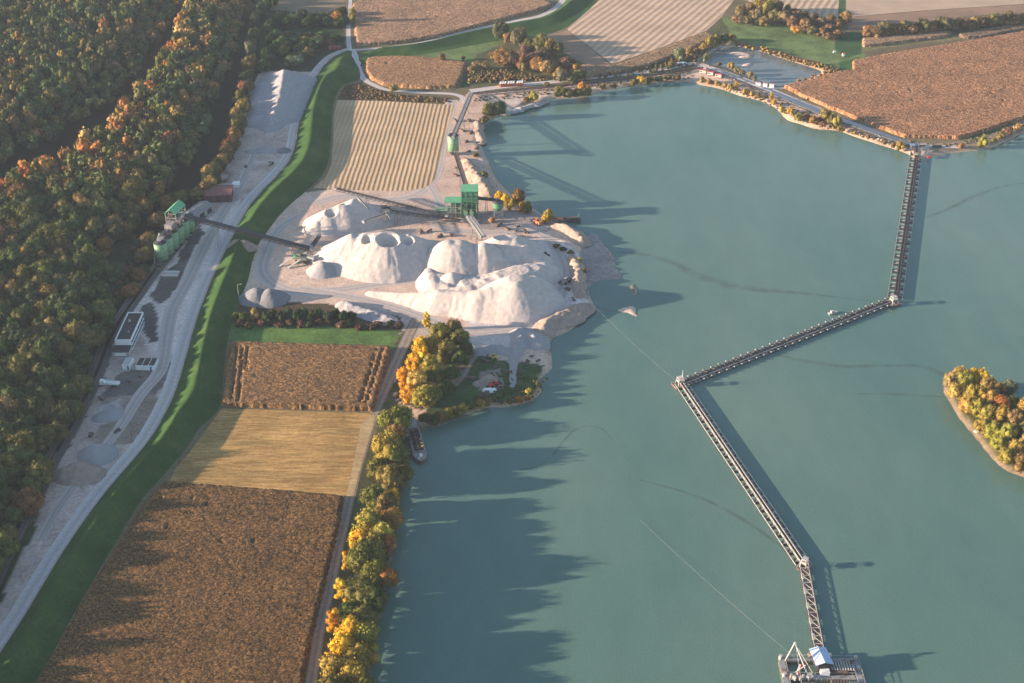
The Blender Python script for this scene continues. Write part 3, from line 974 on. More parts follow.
protos = {}
for shp, cnt, lb, lv in (('round', 6, 15, 1700), ('tall', 3, 15, 1400), ('bush', 4, 9, 800), ('wide', 3, 18, 1900)):
    for k in range(cnt):
        Vv, F3, Q = crown_arrays(100 + 17 * k + len(shp), shp, lb, lv)
        me = mesh_np('crown', Vv, [F3, Q])
        me.materials.append(mleaf)
        tb = MB()
        tb.tube((0, 0, 0), (0.02, 0.01, 0.62), 0.055, 0.04, 6)
        tb.tube((0.02, 0.01, 0.6), (-0.03, 0.02, 1.2), 0.04, 0.015, 6)
        for j in range(5):
            an = j * 1.256 + k
            tb.tube((0.01, 0, 0.5 + 0.08 * j), (0.42 * math.cos(an), 0.42 * math.sin(an), 0.85 + 0.1 * j), 0.022, 0.006, 5)
        o = tb.build('trunk', mbark)
        tme = o.data
        bpy.data.objects.remove(o)
        protos.setdefault(shp, []).append((me, tme))

tcount = 0
def tree(x, y, r, h, col, shape='round', name='broadleaf_tree', label=None, cat='tree', group=None, z=0.0, trunk=True):
    global tcount
    tcount += 1
    me, tme = protos[shape][rng.integers(0, len(protos[shape]))]
    H = {'round': 1.5, 'tall': 3.4, 'bush': 1.15, 'wide': 1.2}[shape]
    th = h * ((0.20 if name == 'forest_tree' else 0.10) if trunk else 0.0)
    root = empty(name, (x, y, z), float(rng.uniform(0, 6.28)), label, cat, group)
    cr = bpy.data.objects.new('crown', me)
    C.objects.link(cr)
    cr.parent = root
    cr.location = (0, 0, th - 0.04 * h)
    rs = float(rng.uniform(0.92, 1.08))
    cr.scale = (r * rs, r / rs, (h - th) / H)
    j = rng.uniform(0.88, 1.12, 3)
    cr.color = (min(1, col[0] * j[0]), min(1, col[1] * j[1]), min(1, col[2] * j[2]), 1)
    if trunk:
        t = bpy.data.objects.new('trunk', tme)
        C.objects.link(t)
        t.parent = root
        t.location = (0, 0, -0.3)
        t.scale = (r, r, (th + h * 0.35) / 1.2)
    return root

PAL = {
 'dark green': (0.034, 0.055, 0.020), 'green': (0.062, 0.088, 0.024), 'bluish green': (0.055, 0.085, 0.040), 'olive green': (0.125, 0.118, 0.030), 'yellow-green': (0.25, 0.205, 0.040),
 'olive brown': (0.165, 0.115, 0.038), 'golden yellow': (0.52, 0.31, 0.028), 'orange-gold': (0.52, 0.235, 0.026), 'pale gold': (0.36, 0.25, 0.06),
 'dark brown': (0.075, 0.048, 0.032), 'russet': (0.27, 0.100, 0.034), 'purple-brown': (0.150, 0.080, 0.055), 'tan': (0.29, 0.18, 0.075), 'pale grey-green': (0.15, 0.17, 0.095), 'orange-brown': (0.31, 0.145, 0.042)}

# ---- the forest on the west side
WOOD_B = np.array(atl([(188,18),(243,4),(231,55),(216,88),(206,125),(190,162),(166,190),(150,212),(128,232),(110,256),(108,300),(104,335),(96,365),(82,388),(72,418),(55,448),(40,478),(26,508),(10,545),(-14,600),(-40,650),(-70,700),(-120,790),(-420,860),(-420,300),(-150,250),(-60,225),(0,196),(40,178),(72,163),(100,145),(130,112),(154,82),(170,50)]))
WOOD_A = np.array(atl([(180,-60),(181,0),(168,26),(151,52),(129,84),(96,115),(46,149),(0,170),(-60,198),(-200,230),(-600,200),(-600,-60)]))
def scatter(poly, sp, r):
    x0, y0 = poly.min(0)
    x1, y1 = poly.max(0)
    xs = np.arange(x0, x1, sp)
    ys = np.arange(y0, y1, sp * 0.87)
    P = []
    for j, yy in enumerate(ys):
        for xx in xs:
            P.append((xx + (sp / 2 if j % 2 else 0), yy))
    P = np.array(P) + r.uniform(-0.33, 0.33, (len(P), 2)) * sp
    return P[inside(P[:, 0], P[:, 1], poly)]
r1 = np.random.default_rng(5)
for _w in (WOOD_B, WOOD_A):
    _w[:, 0] += 3.0
PB = scatter(WOOD_B, 10.2, r1)
PA = scatter(WOOD_A, 10.4, r1)
def toscreen(x, y, z=0.0):
    dy = y * CP + (CAMH - z) * SP
    up = y * SP - (CAMH - z) * CP
    return 512 + FPX * x / dy, 341.5 - FPX * up / dy
def forest_col(x, y, r, west):
    """autumn mix; low sun on the west rim is painted in as warmer leaf tones"""
    n = float(vnoise(np.array([x]), np.array([y]), 38.0, 77)[0]) + r.uniform(-0.9, 0.9)
    if west and n > -0.2:
        return r.choice(['russet', 'orange-brown', 'tan', 'orange-brown', 'olive brown'])
    if n > 0.72:
        return r.choice(['russet', 'orange-brown', 'olive brown', 'purple-brown'])
    if n > 0.3:
        return r.choice(['olive brown', 'olive green', 'orange-brown', 'olive brown', 'tan'])
    if n > -0.1:
        return r.choice(['olive green', 'green', 'olive brown', 'olive green', 'bluish green'])
    return r.choice(['green', 'dark green', 'olive green', 'bluish green', 'dark green'])
def fcol(n, west):  # leaf colour carries the light: warm bright rim, cool dim interior
    a = np.array(PAL[n])
    k = 0.25 if west else 0.5
    m_ = np.array((0.135, 0.092, 0.036)) if west else np.array((0.078, 0.082, 0.040))
    return tuple((a * (1 - k) + m_ * k) * (1.2 if west else 1.15))
allf = []
# distance from each wood's edge
for P, poly, blk in ((PB, WOOD_B, 'B'), (PA, WOOD_A, 'A')):
    Dm = segdist(P[:, 0], P[:, 1], poly, 60)
    for (x, y), d in zip(P, Dm):
        sx_, sy_ = toscreen(x, y, 10)
        h = r1.uniform(14.0, 19.5)
        west = False
        if blk == 'B':
            # is the nearest edge the western one?
            q = inside(np.array([x - 16]), np.array([y + 6]), poly)[0]
            west = not q
            if not inside(np.array([x + 13.0]), np.array([y - 3.0]), poly)[0]:
                h *= 0.68
            elif not inside(np.array([x + 24.0]), np.array([y - 3.0]), poly)[0]:
                h *= 0.92
            if west:
                h *= 1.06
        else:
            e = not inside(np.array([x + 26.0]), np.array([y - 12.0]), poly)[0]
            if e:
                h *= 0.6
        rr = r1.uniform(5.2, 7.6) * (0.85 if blk == 'A' else 1.0) * (0.8 + 0.2 * h / 15)
        cname = str(forest_col(x, y, r1, west))
        if blk == 'A' and cname in ('russet',):
            cname = 'olive brown'
        allf.append([x, y, rr, h, cname, sx_, sy_, blk, west])
vis = [f for f in allf if -22 < f[5] < 1046 and -14 < f[6] < 700]
rest = [f for f in allf if not (-22 < f[5] < 1046 and -14 < f[6] < 700)]
rest = [f for f in rest if f[5] > -260 and f[6] < 860 and f[6] > -60]
vis.sort(key=lambda f: -f[6])
IND = 236
SPECIALS = {}
for f in vis[:IND]:
    x, y, rr, h, cname, sx_, sy_, blk, west = f
    band = 'beside the works yard' if (not inside(np.array([x + 18.0]), np.array([y - 3.0]), WOOD_B)[0]) else 'deep in the forest'
    for lim, txt in ((500, 'by the southern road'), (430, 'near the lumpy gravel heap'), (370, 'near the white truck'), (305, 'near the office block'), (245, 'near the green silos'), (190, 'near the red-roofed shed'), (-99, 'near the grey stock pile')):
        if sy_ > lim:
            reg = txt
            break
    if west:
        band = 'on the sunlit forest rim'
    size = 'large' if rr > 6.1 else 'mid-sized'
    lab = f'{size} {cname} broadleaf tree {band}, {reg}'
    tree(x, y, rr, h, fcol(cname, west), 'round' if rr < 6.6 else ('wide' if r1.random() < 0.4 else 'round'), 'forest_tree', lab, 'tree', f'{size} {cname} forest trees {band}, {reg}')
far = vis[IND:] + rest
print('forest individuals', IND, 'mass', len(far))
# remaining woodland as one mass
VV, FF3, QQ, TT = [], [], [], []
base = [crown_arrays(300 + k, 'round', 9, 230, lo=True) for k in range(5)]
off = 0
for f in far:
    x, y, rr, h, cname = f[:5]
    V0, F0, Q0 = base[r1.integers(0, 5)]
    a = r1.uniform(0, 6.28)
    ca_, sa_ = math.cos(a), math.sin(a)
    s = rr
    V1 = np.column_stack([(V0[:, 0] * ca_ - V0[:, 1] * sa_) * s + x, (V0[:, 0] * sa_ + V0[:, 1] * ca_) * s + y, V0[:, 2] * h * 0.84 / 1.5 + h * 0.16])
    VV.append(V1)
    FF3.append(F0 + off)
    QQ.append(Q0 + off)
    cc = np.array(fcol(cname, f[8])) * r1.uniform(0.88, 1.12, 3)
    TT.append(np.tile(np.append(cc, 1), (len(V1), 1)))
    off += len(V1)
me = mesh_np('forest', np.concatenate(VV), [np.concatenate(FF3), np.concatenate(QQ)])
ca = me.color_attributes.new('tint', 'FLOAT_COLOR', 'POINT')
ca.data.foreach_set('color', np.concatenate(TT).astype(np.float32).ravel())
tag(link('forest', me, mleafv), 'far autumn forest of mixed green and russet crowns beyond the nearer trees', 'forest', kind='stuff')

# ---- surveyed trees: (px, py of the foot, crown radius, height, colour, shape)
def rowt(lst, where, name='broadleaf_tree', cat='tree', z=0.0, group=None, first=None, big=1.0, mute=0.0):
    used = {}
    mc = np.array((0.15, 0.115, 0.065))  # mute blends leaf colours toward brown; in the northern rows this paints in haze
    for i, t in enumerate(lst):
        px, py, r_, h_, cn = t[:5]
        shp = t[5] if len(t) > 5 else ('round' if cat == 'tree' else 'bush')
        p = at(px, py, z)
        if len(t) > 6:
            lab = t[6]
        else:
            ordn = ['first', 'second', 'third', 'fourth', 'fifth', 'sixth', 'seventh', 'eighth', 'ninth', 'tenth', 'eleventh', 'twelfth', 'thirteenth', 'fourteenth', 'fifteenth', 'sixteenth', 'seventeenth', 'eighteenth', 'nineteenth', 'twentieth', 'twenty-first', 'twenty-second', 'twenty-third', 'twenty-fourth', 'twenty-fifth', 'twenty-sixth', 'twenty-seventh', 'twenty-eighth', 'twenty-ninth', 'thirtieth'][used.get(cn, 0)]
            sz = {'tall': 'slender ', 'bush': 'low ', 'wide': 'broad ', 'round': ''}[shp]
            lab = f'{ordn} {cn} {sz}{cat} {where}'
        used[cn] = used.get(cn, 0) + 1
        tree(p[0], p[1], r_ * big, h_ * (1 + (big - 1) * (0.25 if cat == 'tree' and big < 1.3 else 0.7)), tuple(np.array(PAL[cn]) * (1 - mute) + mc * mute), shp, name, lab, cat, group, z, trunk=(h_ > 3.2))
# row along the lake, from the barge southwards
rowt([
 (394,434,7.0,12,'olive green','wide'),(402,424,4.6,10,'yellow-green'),(396,442,4.6,10,'olive brown'),(387,462,7.0,13,'yellow-green','wide'),(396,468,5.0,11,'olive green'),
 (378,478,4.5,10,'olive green'),(391,488,6.0,12,'olive brown'),(404,485,4.0,10,'olive green'),(393,507,3.0,10,'golden yellow','tall'),(374,510,5.5,11,'olive green'),(385,515,5.0,11,'olive brown'),(393,528,4.5,10,'orange-brown'),
 (370,536,5.5,12,'yellow-green'),(383,545,5.0,11,'pale gold'),(361,552,4.5,11,'golden yellow'),(376,556,5.0,11,'olive brown'),(388,552,3.8,9,'orange-brown'),
 (366,574,7.0,14,'olive green','wide'),(378,586,5.5,13,'olive green'),(389,588,3.8,10,'orange-brown'),(348,572,2.2,11,'golden yellow','tall'),(343,602,3.4,12,'golden yellow','tall'),
 (361,604,5.5,12,'olive green'),(375,612,5.0,11,'green'),(349,622,4.0,9,'green'),(362,628,4.8,10,'olive green'),(334,634,3.2,12,'orange-gold','tall'),(352,644,5.5,13,'golden yellow'),(366,650,5.0,12,'yellow-green'),
 (345,664,5.5,13,'golden yellow'),(361,668,5.5,12,'yellow-green'),(336,682,5.0,12,'yellow-green'),(352,690,5.5,12,'yellow-green'),(332,704,5.0,12,'olive green'),(349,716,5.5,12,'golden yellow'),(365,700,5.0,11,'olive green')],
 'in the row on the lake bank south of the barge', big=1.22)
rowt([
 (427,330,2.3,11,'golden yellow','tall'),(440,342,4.8,11,'olive green'),(453,341,5.0,12,'olive brown'),(461,348,4.6,11,'olive green'),(432,354,4.8,12,'yellow-green'),(446,362,5.0,12,'olive green'),(422,358,4.4,12,'golden yellow'),
 (414,374,4.2,12,'golden yellow'),(429,376,5.0,12,'yellow-green'),(405,388,3.8,12,'orange-gold'),(418,392,4.8,12,'pale gold'),(436,384,4.6,11,'olive green'),(410,402,4.4,10,'orange-gold'),(424,408,5.6,12,'yellow-green'),
 (434,404,4.2,10,'olive green'),(441,398,3.6,8,'green'),(452,380,4.2,9,'green'),(461,366,4.4,9,'green'),(449,392,3.2,6,'green'),(466,356,3.6,8,'green')],
 'in the thicket south of the sand heaps', big=1.15)
rowt([(425,422,3.5,5.0,'olive green'),(432,424,3.6,5.0,'green'),(440,420,3.5,5.0,'olive brown'),(448,417,3.3,5.0,'yellow-green'),(456,415,3.3,4.6,'olive green'),(464,412,3.2,4.4,'yellow-green'),(472,409,3.0,4.2,'olive green'),(480,407,2.8,4.0,'yellow-green'),(487,405,2.5,3.6,'olive brown'),
 (529,394,2.2,3.4,'yellow-green'),(538,386,1.8,2.6,'olive green'),(520,401,2.5,2.8,'orange-brown'),(510,403,2.4,2.8,'olive green'),(528,400,2.0,2.6,'olive brown')],
 'on the lake bank east of the thicket', 'shore_bush', 'bush')
# hedge between the works and the meadow
hed = []
for i, (px, cn, h_) in enumerate([(236,'olive green',4),(244,'green',5),(255,'pale gold',6.5),(265,'dark green',5.5),(273,'dark green',6),(281,'dark green',6.5),(289,'bluish green',7),(297,'dark green',6.5),(304,'bluish green',7),(312,'dark green',6.5),(320,'dark green',6.5),(328,'bluish green',6.2),(336,'dark green',6.5),(344,'dark green',6.2),(351,'dark green',5)]):
    hed.append((px, 319 + (i % 2) * 2, 3.0, h_, cn))
rowt(hed, 'in the hedge below the grey gravel heaps', 'hedge_bush', 'bush')
low_ = []
for i in range(17):
    low_.append((240 + i * 10 + rng.uniform(-2, 2), 325 + rng.uniform(-2.5, 3) + (2 if i > 9 else 0), 3.0, 2.8 + rng.uniform(-0.5, 0.8), ['dark brown', 'dark brown', 'purple-brown', 'dark green'][i % 4]))
rowt(low_, 'in the brown scrub above the green meadow strip', 'scrub_bush', 'bush')
# around the plant
rowt([(499,202,2.8,8,'golden yellow'),(505,206,3.4,9,'golden yellow'),(512,208,2.6,7,'yellow-green'),(518,205,4.8,11,'olive brown'),(509,211,1.8,4,'golden yellow'),(523,210,2.6,6,'golden yellow'),(528,213,3.4,8,'olive green'),(521,213,1.8,4,'orange-gold'),
 (548,222,3.2,9,'yellow-green'),(545,223,2.4,6,'golden yellow')], 'on the lake bank beside the green screening plant')
rowt([(484,178,3.2,4.5,'olive green'),(476,157,2.5,3.2,'olive brown'),(492,222,2.4,3.0,'tan'),(579,262,2.2,3,'pale gold'),(584,273,2.0,3,'olive green'),(556,247,2.6,1.8,'olive brown'),(563,250,2.8,1.8,'dark green'),(571,253,2.4,1.6,'olive brown')],
 'on the rubble edge near the lake by the works', 'shore_bush', 'bush')
rowt([(490,118,4.8,12,'olive green'),(499,117,4.6,12,'bluish green'),(485,123,3,5,'olive brown'),(533,101,4.2,8,'pale gold'),(527,103,2.6,5,'olive brown'),(560,98,4.6,9,'olive green'),(568,98,4.2,7,'olive green'),(577,98,3.8,7,'green'),(585,97,4.2,7,'olive green'),(582,92,3.0,8,'orange-gold'),(588,93,2.4,6,'russet'),
 (603,90,2.6,5,'pale gold'),(613,88,3,3.5,'olive brown'),(634,85,3,5,'olive green'),(641,84,3.4,6,'golden yellow'),(650,83,3.2,5,'olive green'),(659,82,3.2,4.5,'green'),(668,80,3.2,4.0,'olive green'),(677,80,3.0,3.6,'olive brown'),(547,86,2.5,3,'olive brown')],
 'on the northern lake bank by the conveyor', big=1.15, mute=0.25)
rowt([(702,83,3.0,5,'pale gold'),(709,84,2.8,4,'tan'),(717,86,2.8,4,'pale gold'),(724,87,2.8,4,'tan'),(730,90,3.0,5,'pale gold'),(736,90,2.4,7,'golden yellow','tall'),(745,94,2.8,4,'pale gold'),(752,96,2.6,4,'pale gold'),(758,98,2.4,3.6,'olive brown'),(771,101,2.0,7,'golden yellow','tall'),(774,105,2.0,4,'golden yellow'),
 (782,113,2.8,5,'pale gold'),(790,114,2.6,5,'golden yellow'),(798,121,3.8,6,'yellow-green'),(806,120,3.2,5,'orange-brown'),(813,124,3.4,6,'orange-brown'),(819,122,2.6,4,'russet'),(825,123,5.0,10,'yellow-green'),(832,125,4.0,9,'olive green'),(837,128,3.6,9,'yellow-green'),(822,127,2.8,4,'purple-brown'),(840,131,2.6,4,'orange-brown'),
 (900,149,3.8,6,'yellow-green'),(893,147,2.4,3,'olive brown'),(885,144,2.2,2.6,'olive brown'),(868,138,2,2,'tan'),(855,134,2,2.2,'tan')],
 'on the narrow sandy bank south of the land conveyor', 'shore_bush', 'bush', mute=0.3)
rowt([(983,146,3.8,8,'yellow-green'),(961,148,2.4,3,'orange-brown'),(1000,138,3.6,4.5,'olive brown'),(1008,134,4,5,'purple-brown'),(1018,130,4,5,'tan'),(1030,124,4,5,'olive brown'),(994,142,2.4,3,'olive green')],
 'on the lake bank east of the floating conveyor', 'shore_bush', 'bush')
# wood at the north end of the works
rowt([(501,40,5.6,12,'bluish green','wide'),(509,43,4,7,'tan'),(519,46,5.6,12,'bluish green','wide'),(527,50,4.0,8,'olive green'),(541,51,5.4,12,'olive green'),(550,55,4.2,11,'yellow-green'),(531,56,3.4,8,'olive green'),(558,56,4,9,'green'),
 (504,65,6.4,11,'orange-brown','wide'),(513,66,5.2,9,'purple-brown'),(522,68,4.8,8,'orange-brown'),(524,58,4.6,9,'purple-brown'),(532,66,4.6,9,'purple-brown'),(539,72,5.2,10,'orange-brown'),(547,75,5.4,10,'tan'),(542,62,4.6,9,'purple-brown'),(553,74,4.4,8,'pale gold'),(559,78,4,7,'pale gold'),
 (567,72,5.4,10,'purple-brown'),(575,76,3.8,8,'orange-gold'),(563,82,3.4,8,'pale grey-green'),(580,80,4.4,7,'green'),(572,83,3.8,5,'dark green'),(523,72,3,6,'tan'),(478,70,3.8,6,'tan'),(485,70,3.4,6,'pale gold'),(472,72,3,4,'tan'),(493,58,3.4,4,'olive brown'),
 (442,62,2.6,6,'olive brown'),(463,60,1.6,3,'olive brown'),(394,92,2.8,5,'pale gold')],
 'in the autumn copse above the crate row', big=1.35, mute=0.5)
# low scrub below that copse: uncountable cover
def cover(name, px, spacing, rr, hh, cols, seed, label):
    r = np.random.default_rng(seed)
    P = scatter(np.array(atl(px)), spacing, r)
    VV, F3s, Qs, TT = [], [], [], []
    off = 0
    bs = [crown_arrays(500 + k, 'bush', 4, 60, lo=True) for k in range(3)]
    for x, y in P:
        V0, F0, Q0 = bs[r.integers(0, 3)]
        s = r.uniform(*rr)
        h = r.uniform(*hh)
        V1 = V0 * np.array([s, s, h / 1.15]) + np.array([x, y, -0.05 * h])
        VV.append(V1); F3s.append(F0 + off); Qs.append(Q0 + off)
        cc = (np.array(PAL[cols[r.integers(0, len(cols))]]) * 0.5 + np.array((0.12, 0.095, 0.05)) * 0.5) * r.uniform(0.75, 1.1)
        TT.append(np.tile(np.append(cc, 1), (len(V1), 1)))
        off += len(V1)
    me = mesh_np(name, np.concatenate(VV), [np.concatenate(F3s), np.concatenate(Qs)])
    ca = me.color_attributes.new('tint', 'FLOAT_COLOR', 'POINT')
    ca.data.foreach_set('color', np.concatenate(TT).astype(np.float32).ravel())
    return tag(link(name, me, mleafv), label, 'scrub', kind='stuff')
cover('scrub', [(466,84),(470,72),(490,70),(520,74),(560,82),(560,80),(500,82)], 3.2, (1.4, 2.6), (1.0, 2.6), ['olive brown', 'olive green', 'tan', 'russet'], 1, 'dense low olive brown scrub between the crate row and the autumn copse')
cover('scrub', [(341,92),(347,86),(362,84),(390,95),(450,99),(452,103),(400,101),(340,98)], 3.6, (1.2, 2.2), (0.5, 1.4), ['russet', 'olive brown', 'purple-brown'], 2, 'low russet scrub strip above the striped stubble field')
cover('scrub', [(735,42),(760,48),(800,60),(832,68),(830,72),(800,64),(760,52),(735,47)], 3.6, (1.3, 2.4), (1.0, 2.6), ['orange-brown', 'tan', 'pale gold'], 3, 'orange-brown reeds and scrub on the northern rim of the small pond')
cover('scrub', [(810,76),(838,68),(842,74),(820,80),(795,88),(790,86)], 4.2, (1.2, 2.2), (0.8, 2.2), ['orange-brown', 'purple-brown', 'russet'], 4, 'purple-brown scrub between the small pond and the big maize field')
cover('scrub', [(472,98),(520,93),(560,90),(600,84),(640,80),(690,73),(695,78),(640,86),(600,88),(560,94),(520,98),(500,99),(474,103)], 4.6, (0.9, 1.8), (0.5, 1.4), ['olive brown', 'dark green', 'olive green'], 6, 'low weedy growth under the land conveyor along the north bank')
cover('scrub', [(710,80),(740,89),(775,100),(800,112),(850,130),(890,141),(890,145),(850,135),(800,122),(770,106),(735,94),(705,84)], 4.2, (0.9, 2.0), (0.6, 1.7), ['pale gold', 'olive brown', 'tan', 'orange-brown'], 7, 'straw coloured scrub on the sandy strip south of the land conveyor')
cover('scrub', [(120,300),(128,285),(142,262),(152,240),(146,232),(128,258),(112,290),(106,320)], 5.0, (1.6, 2.8), (1.5, 3.6), ['dark green', 'olive brown', 'russet'], 8, 'dark bramble scrub between the forest and the railway siding')
cover('scrub', [(486,372),(500,370),(548,380),(538,398),(510,405),(484,405),(470,408),(465,400),(484,396)], 3.4, (0.8, 1.6), (0.5, 1.3), ['green', 'dark green', 'olive green'], 9, 'dark green weeds round the tip on the small headland')
cover('scrub', [(404,368),(396,392),(402,405),(410,398)], 4.0, (0.8, 1.6), (0.6, 1.3), ['olive green', 'green'], 10, 'weeds on the verge beside the dirt track and golden thicket')
cover('scrub', [(690,66),(640,76),(590,80),(600,76),(650,66),(680,56),(700,50),(708,54),(700,60)], 4.6, (1.2, 2.2), (0.8, 2.4), ['dark green', 'olive brown', 'purple-brown'], 12, 'dark scrub between the maize strip and the northern works road')
cover('scrub', [(905,141),(930,144),(960,142),(985,134),(985,140),(960,146),(925,148)], 4.6, (1.0, 1.8), (0.5, 1.4), ['olive green', 'olive brown'], 13, 'weeds below the big maize field near the start of the floating conveyor')
cover('sun_block_scrub', [(394,440),(403,440),(402,470),(396,500),(392,530),(386,560),(380,590),(374,620),(368,655),(364,690),(352,690),(362,640),(370,600),(376,560),(384,520),(388,480)], 3.0, (1.6, 2.6), (2.2, 4.2), ['olive green', 'dark green', 'olive brown'], 21, 'added dense scrub under the long lakeside tree row, blocking the low sun')  # filler scrub, added to stop low sun passing under the crowns
# scrub wood in the north-east
ne = [(742,17,'tan',9),(737,24,'tan',6),(749,25,'purple-brown',6),(757,20,'purple-brown',8),(760,12,'yellow-green',11),(768,17,'yellow-green',12),(764,26,'yellow-green',7),(774,22,'olive green',9),(776,14,'bluish green',10),(783,24,'tan',9),(787,16,'dark green',8),(792,27,'purple-brown',8),
 (798,22,'purple-brown',8),(796,33,'orange-gold',5),(805,30,'tan',8),(803,22,'olive brown',8),(812,35,'olive green',6),(812,24,'purple-brown',8),(820,29,'purple-brown',8),(822,36,'olive brown',6),(830,34,'purple-brown',7),(831,25,'purple-brown',7),(837,29,'olive brown',7),(845,24,'orange-brown',9),(838,37,'tan',5),(828,40,'olive brown',5),(750,12,'tan',6),(795,17,'purple-brown',6)]
rowt([(a, b, 4.6 if h > 8 else 4.0, h, c_) for a, b, c_, h in ne], 'in the scrub belt above the green meadow', big=1.4, mute=0.6)
ea = []
for i, px in enumerate(range(868, 1100, 7)):
    cn = ['orange-brown', 'tan', 'olive green', 'tan', 'olive brown', 'olive green', 'tan', 'bluish green', 'bluish green', 'tan', 'bluish green', 'bluish green', 'tan', 'olive brown', 'purple-brown', 'tan', 'olive brown', 'purple-brown'][i % 18]
    if px in range(988, 1000):
        cn = 'yellow-green'
    ea.append((px, 37.5 - (px - 868) * 0.085 + rng.uniform(-1, 1), 4.6, (9.5 if 'green' in cn else 7.5), cn))
rowt(ea, 'in the tree belt beyond the big maize field', big=1.4, mute=0.6)
# round the small pond
rowt([(679,60,4.0,10,'pale grey-green'),(689,56,2.8,7,'pale gold'),(697,54,2.4,5,'olive brown'),(703,50,3,6,'pale gold'),(710,47,3.6,9,'yellow-green'),(716,44,3.6,8,'olive green'),(724,43,3.6,8,'bluish green'),(731,41,3.4,6,'pale gold'),(706,62,2.6,7,'pale grey-green'),(672,66,3,4,'olive green'),
 (731,70,2.8,6,'pale gold'),(737,74,2.4,5,'tan'),(742,75,2.2,4,'pale grey-green'),(750,78,2.2,5,'pale gold'),(754,81,2,4,'pale grey-green'),(719,66,2,3,'olive brown')],
 'on the bank of the small pond', big=1.25, mute=0.4)
# behind the grey stock pile, in the forest shade
sp = []
for (px, py, h, cn) in [(268,62,10,'dark green'),(276,56,10,'dark green'),(284,58,9,'olive green'),(290,66,7,'pale grey-green'),(297,66,7,'pale grey-green'),(300,57,9,'dark green'),(308,58,8,'olive green'),(312,52,8,'dark green'),(264,72,9,'green'),(283,48,9,'bluish green'),(272,46,9,'dark green'),(295,48,8,'dark green'),
 (306,46,7,'olive green'),(318,44,6,'olive brown'),(268,34,9,'bluish green'),(278,26,8,'dark green'),(288,28,8,'dark green'),(298,24,8,'bluish green'),(308,28,8,'dark green'),(318,26,7,'dark green'),(328,26,7,'bluish green'),(337,22,8,'orange-brown'),(340,28,6,'dark green'),(262,18,12,'bluish green'),(258,6,12,'dark green'),(268,10,9,'tan'),(330,46,5,'purple-brown')]:
    sp.append((px, py, 4.4, h, cn))
    sp.append((px + 5, py - 5, 4.8, h * 0.9, 'dark green' if len(sp) % 3 else 'bluish green'))
sp.append((353, 24, 3.4, 13, 'yellow-green', 'tall', 'tall yellow-green tree standing alone by the road fork behind the stock pile'))
rowt(sp, 'in the shaded wood behind the long grey stock pile', big=1.3)
thin = [(255,28,11,'bluish green'),(252,45,11,'bluish green'),(251,60,12,'pale grey-green'),(249,75,12,'olive green'),(246,88,10,'bluish green'),(245,98,10,'orange-brown'),(240,106,10,'olive green'),(243,118,11,'pale gold'),(237,124,10,'pale gold'),(238,134,9,'olive green'),(234,142,9,'orange-brown'),
 (231,153,9,'russet'),(227,160,9,'olive brown'),(222,168,8,'pale gold'),(215,176,8,'olive green'),(208,184,10,'pale gold'),(212,190,8,'pale gold'),(205,196,8,'olive brown'),(198,200,7,'olive green'),(180,205,7,'olive brown'),(168,210,8,'olive brown'),(157,228,8,'olive brown'),(150,250,9,'olive brown'),(144,264,8,'olive green'),(139,280,6,'russet'),(130,296,5,'russet'),(99,345,7,'olive green'),(76,398,7,'russet')]
rowt([(a, b, 3.9, h, c_) for a, b, h, c_ in thin] + [(a + 4, b - 5, 3.4, h * 0.8, 'olive green' if k % 2 else 'dark green') for k, (a, b, h, c_) in enumerate(thin)], 'in the single file of trees beside the works yard', big=1.4, mute=0.35)
# island
isl = []
for (px, py, h, cn) in [(950,390,10,'tan'),(957,388,12,'pale gold'),(963,392,12,'yellow-green'),(955,400,9,'pale gold'),(970,390,12,'golden yellow'),(978,391,12,'golden yellow'),(968,404,11,'yellow-green'),(978,405,11,'yellow-green'),(986,396,11,'tan'),(966,414,9,'pale gold'),(976,418,10,'yellow-green'),(988,410,11,'pale gold'),(996,402,10,'olive brown'),
 (1006,400,11,'pale grey-green'),(998,416,11,'orange-brown'),(987,424,10,'yellow-green'),(982,434,8,'yellow-green'),(1010,414,10,'olive green'),(1000,428,11,'yellow-green'),(992,440,9,'yellow-green'),(1012,430,11,'tan'),(1022,420,11,'pale gold'),(1006,444,11,'yellow-green'),(998,452,8,'yellow-green'),(1020,442,11,'olive green'),(1030,432,11,'tan'),
 (1012,458,10,'pale gold'),(1006,464,8,'yellow-green'),(1026,456,11,'tan'),(1020,470,8,'olive brown'),(1036,470,10,'yellow-green'),(1040,448,11,'olive brown'),(1050,440,11,'yellow-green'),(1052,468,11,'tan'),(1066,458,11,'olive green'),(1065,480,8,'olive brown'),(1036,484,6,'pale gold'),(1074,470,9,'tan')]:
    isl.append((px, py, 3.7, h, cn))
rowt(isl, 'on the wooded island', big=1.25, mute=0.12)
print('trees', tcount)
# ------------------------------------------------------------------ stock piles
def sandmat(name, ca_, cb_, bump=0.5):
    m, nt, out = new_mat(name)
    tc = N(nt, 'ShaderNodeTexCoord').outputs['Object']
    n1 = noise(nt, tc, 0.35, 5, 0.65)
    c = ramp(nt, n1, [(0.3, ca_), (0.7, cb_)])
    n2 = noise(nt, tc, 2.2, 4, 0.75)
    c = mul(nt, c, n2, 0.90, 1.10)
    finish(nt, out, c, 0.95, n2, bump, 0.25, 0, 0.1)
    return m
m_sand = sandmat('washed_sand', (0.44, 0.375, 0.34), (0.56, 0.485, 0.445))
m_gravel = sandmat('grey_gravel', (0.29, 0.275, 0.285), (0.36, 0.345, 0.345), 0.9)
m_dark = sandmat('dark_gravel', (0.17, 0.17, 0.18), (0.24, 0.235, 0.24), 0.9)
m_soil = sandmat('sandy_soil', (0.27, 0.205, 0.165), (0.42, 0.325, 0.27), 1.0)
K = 0.68
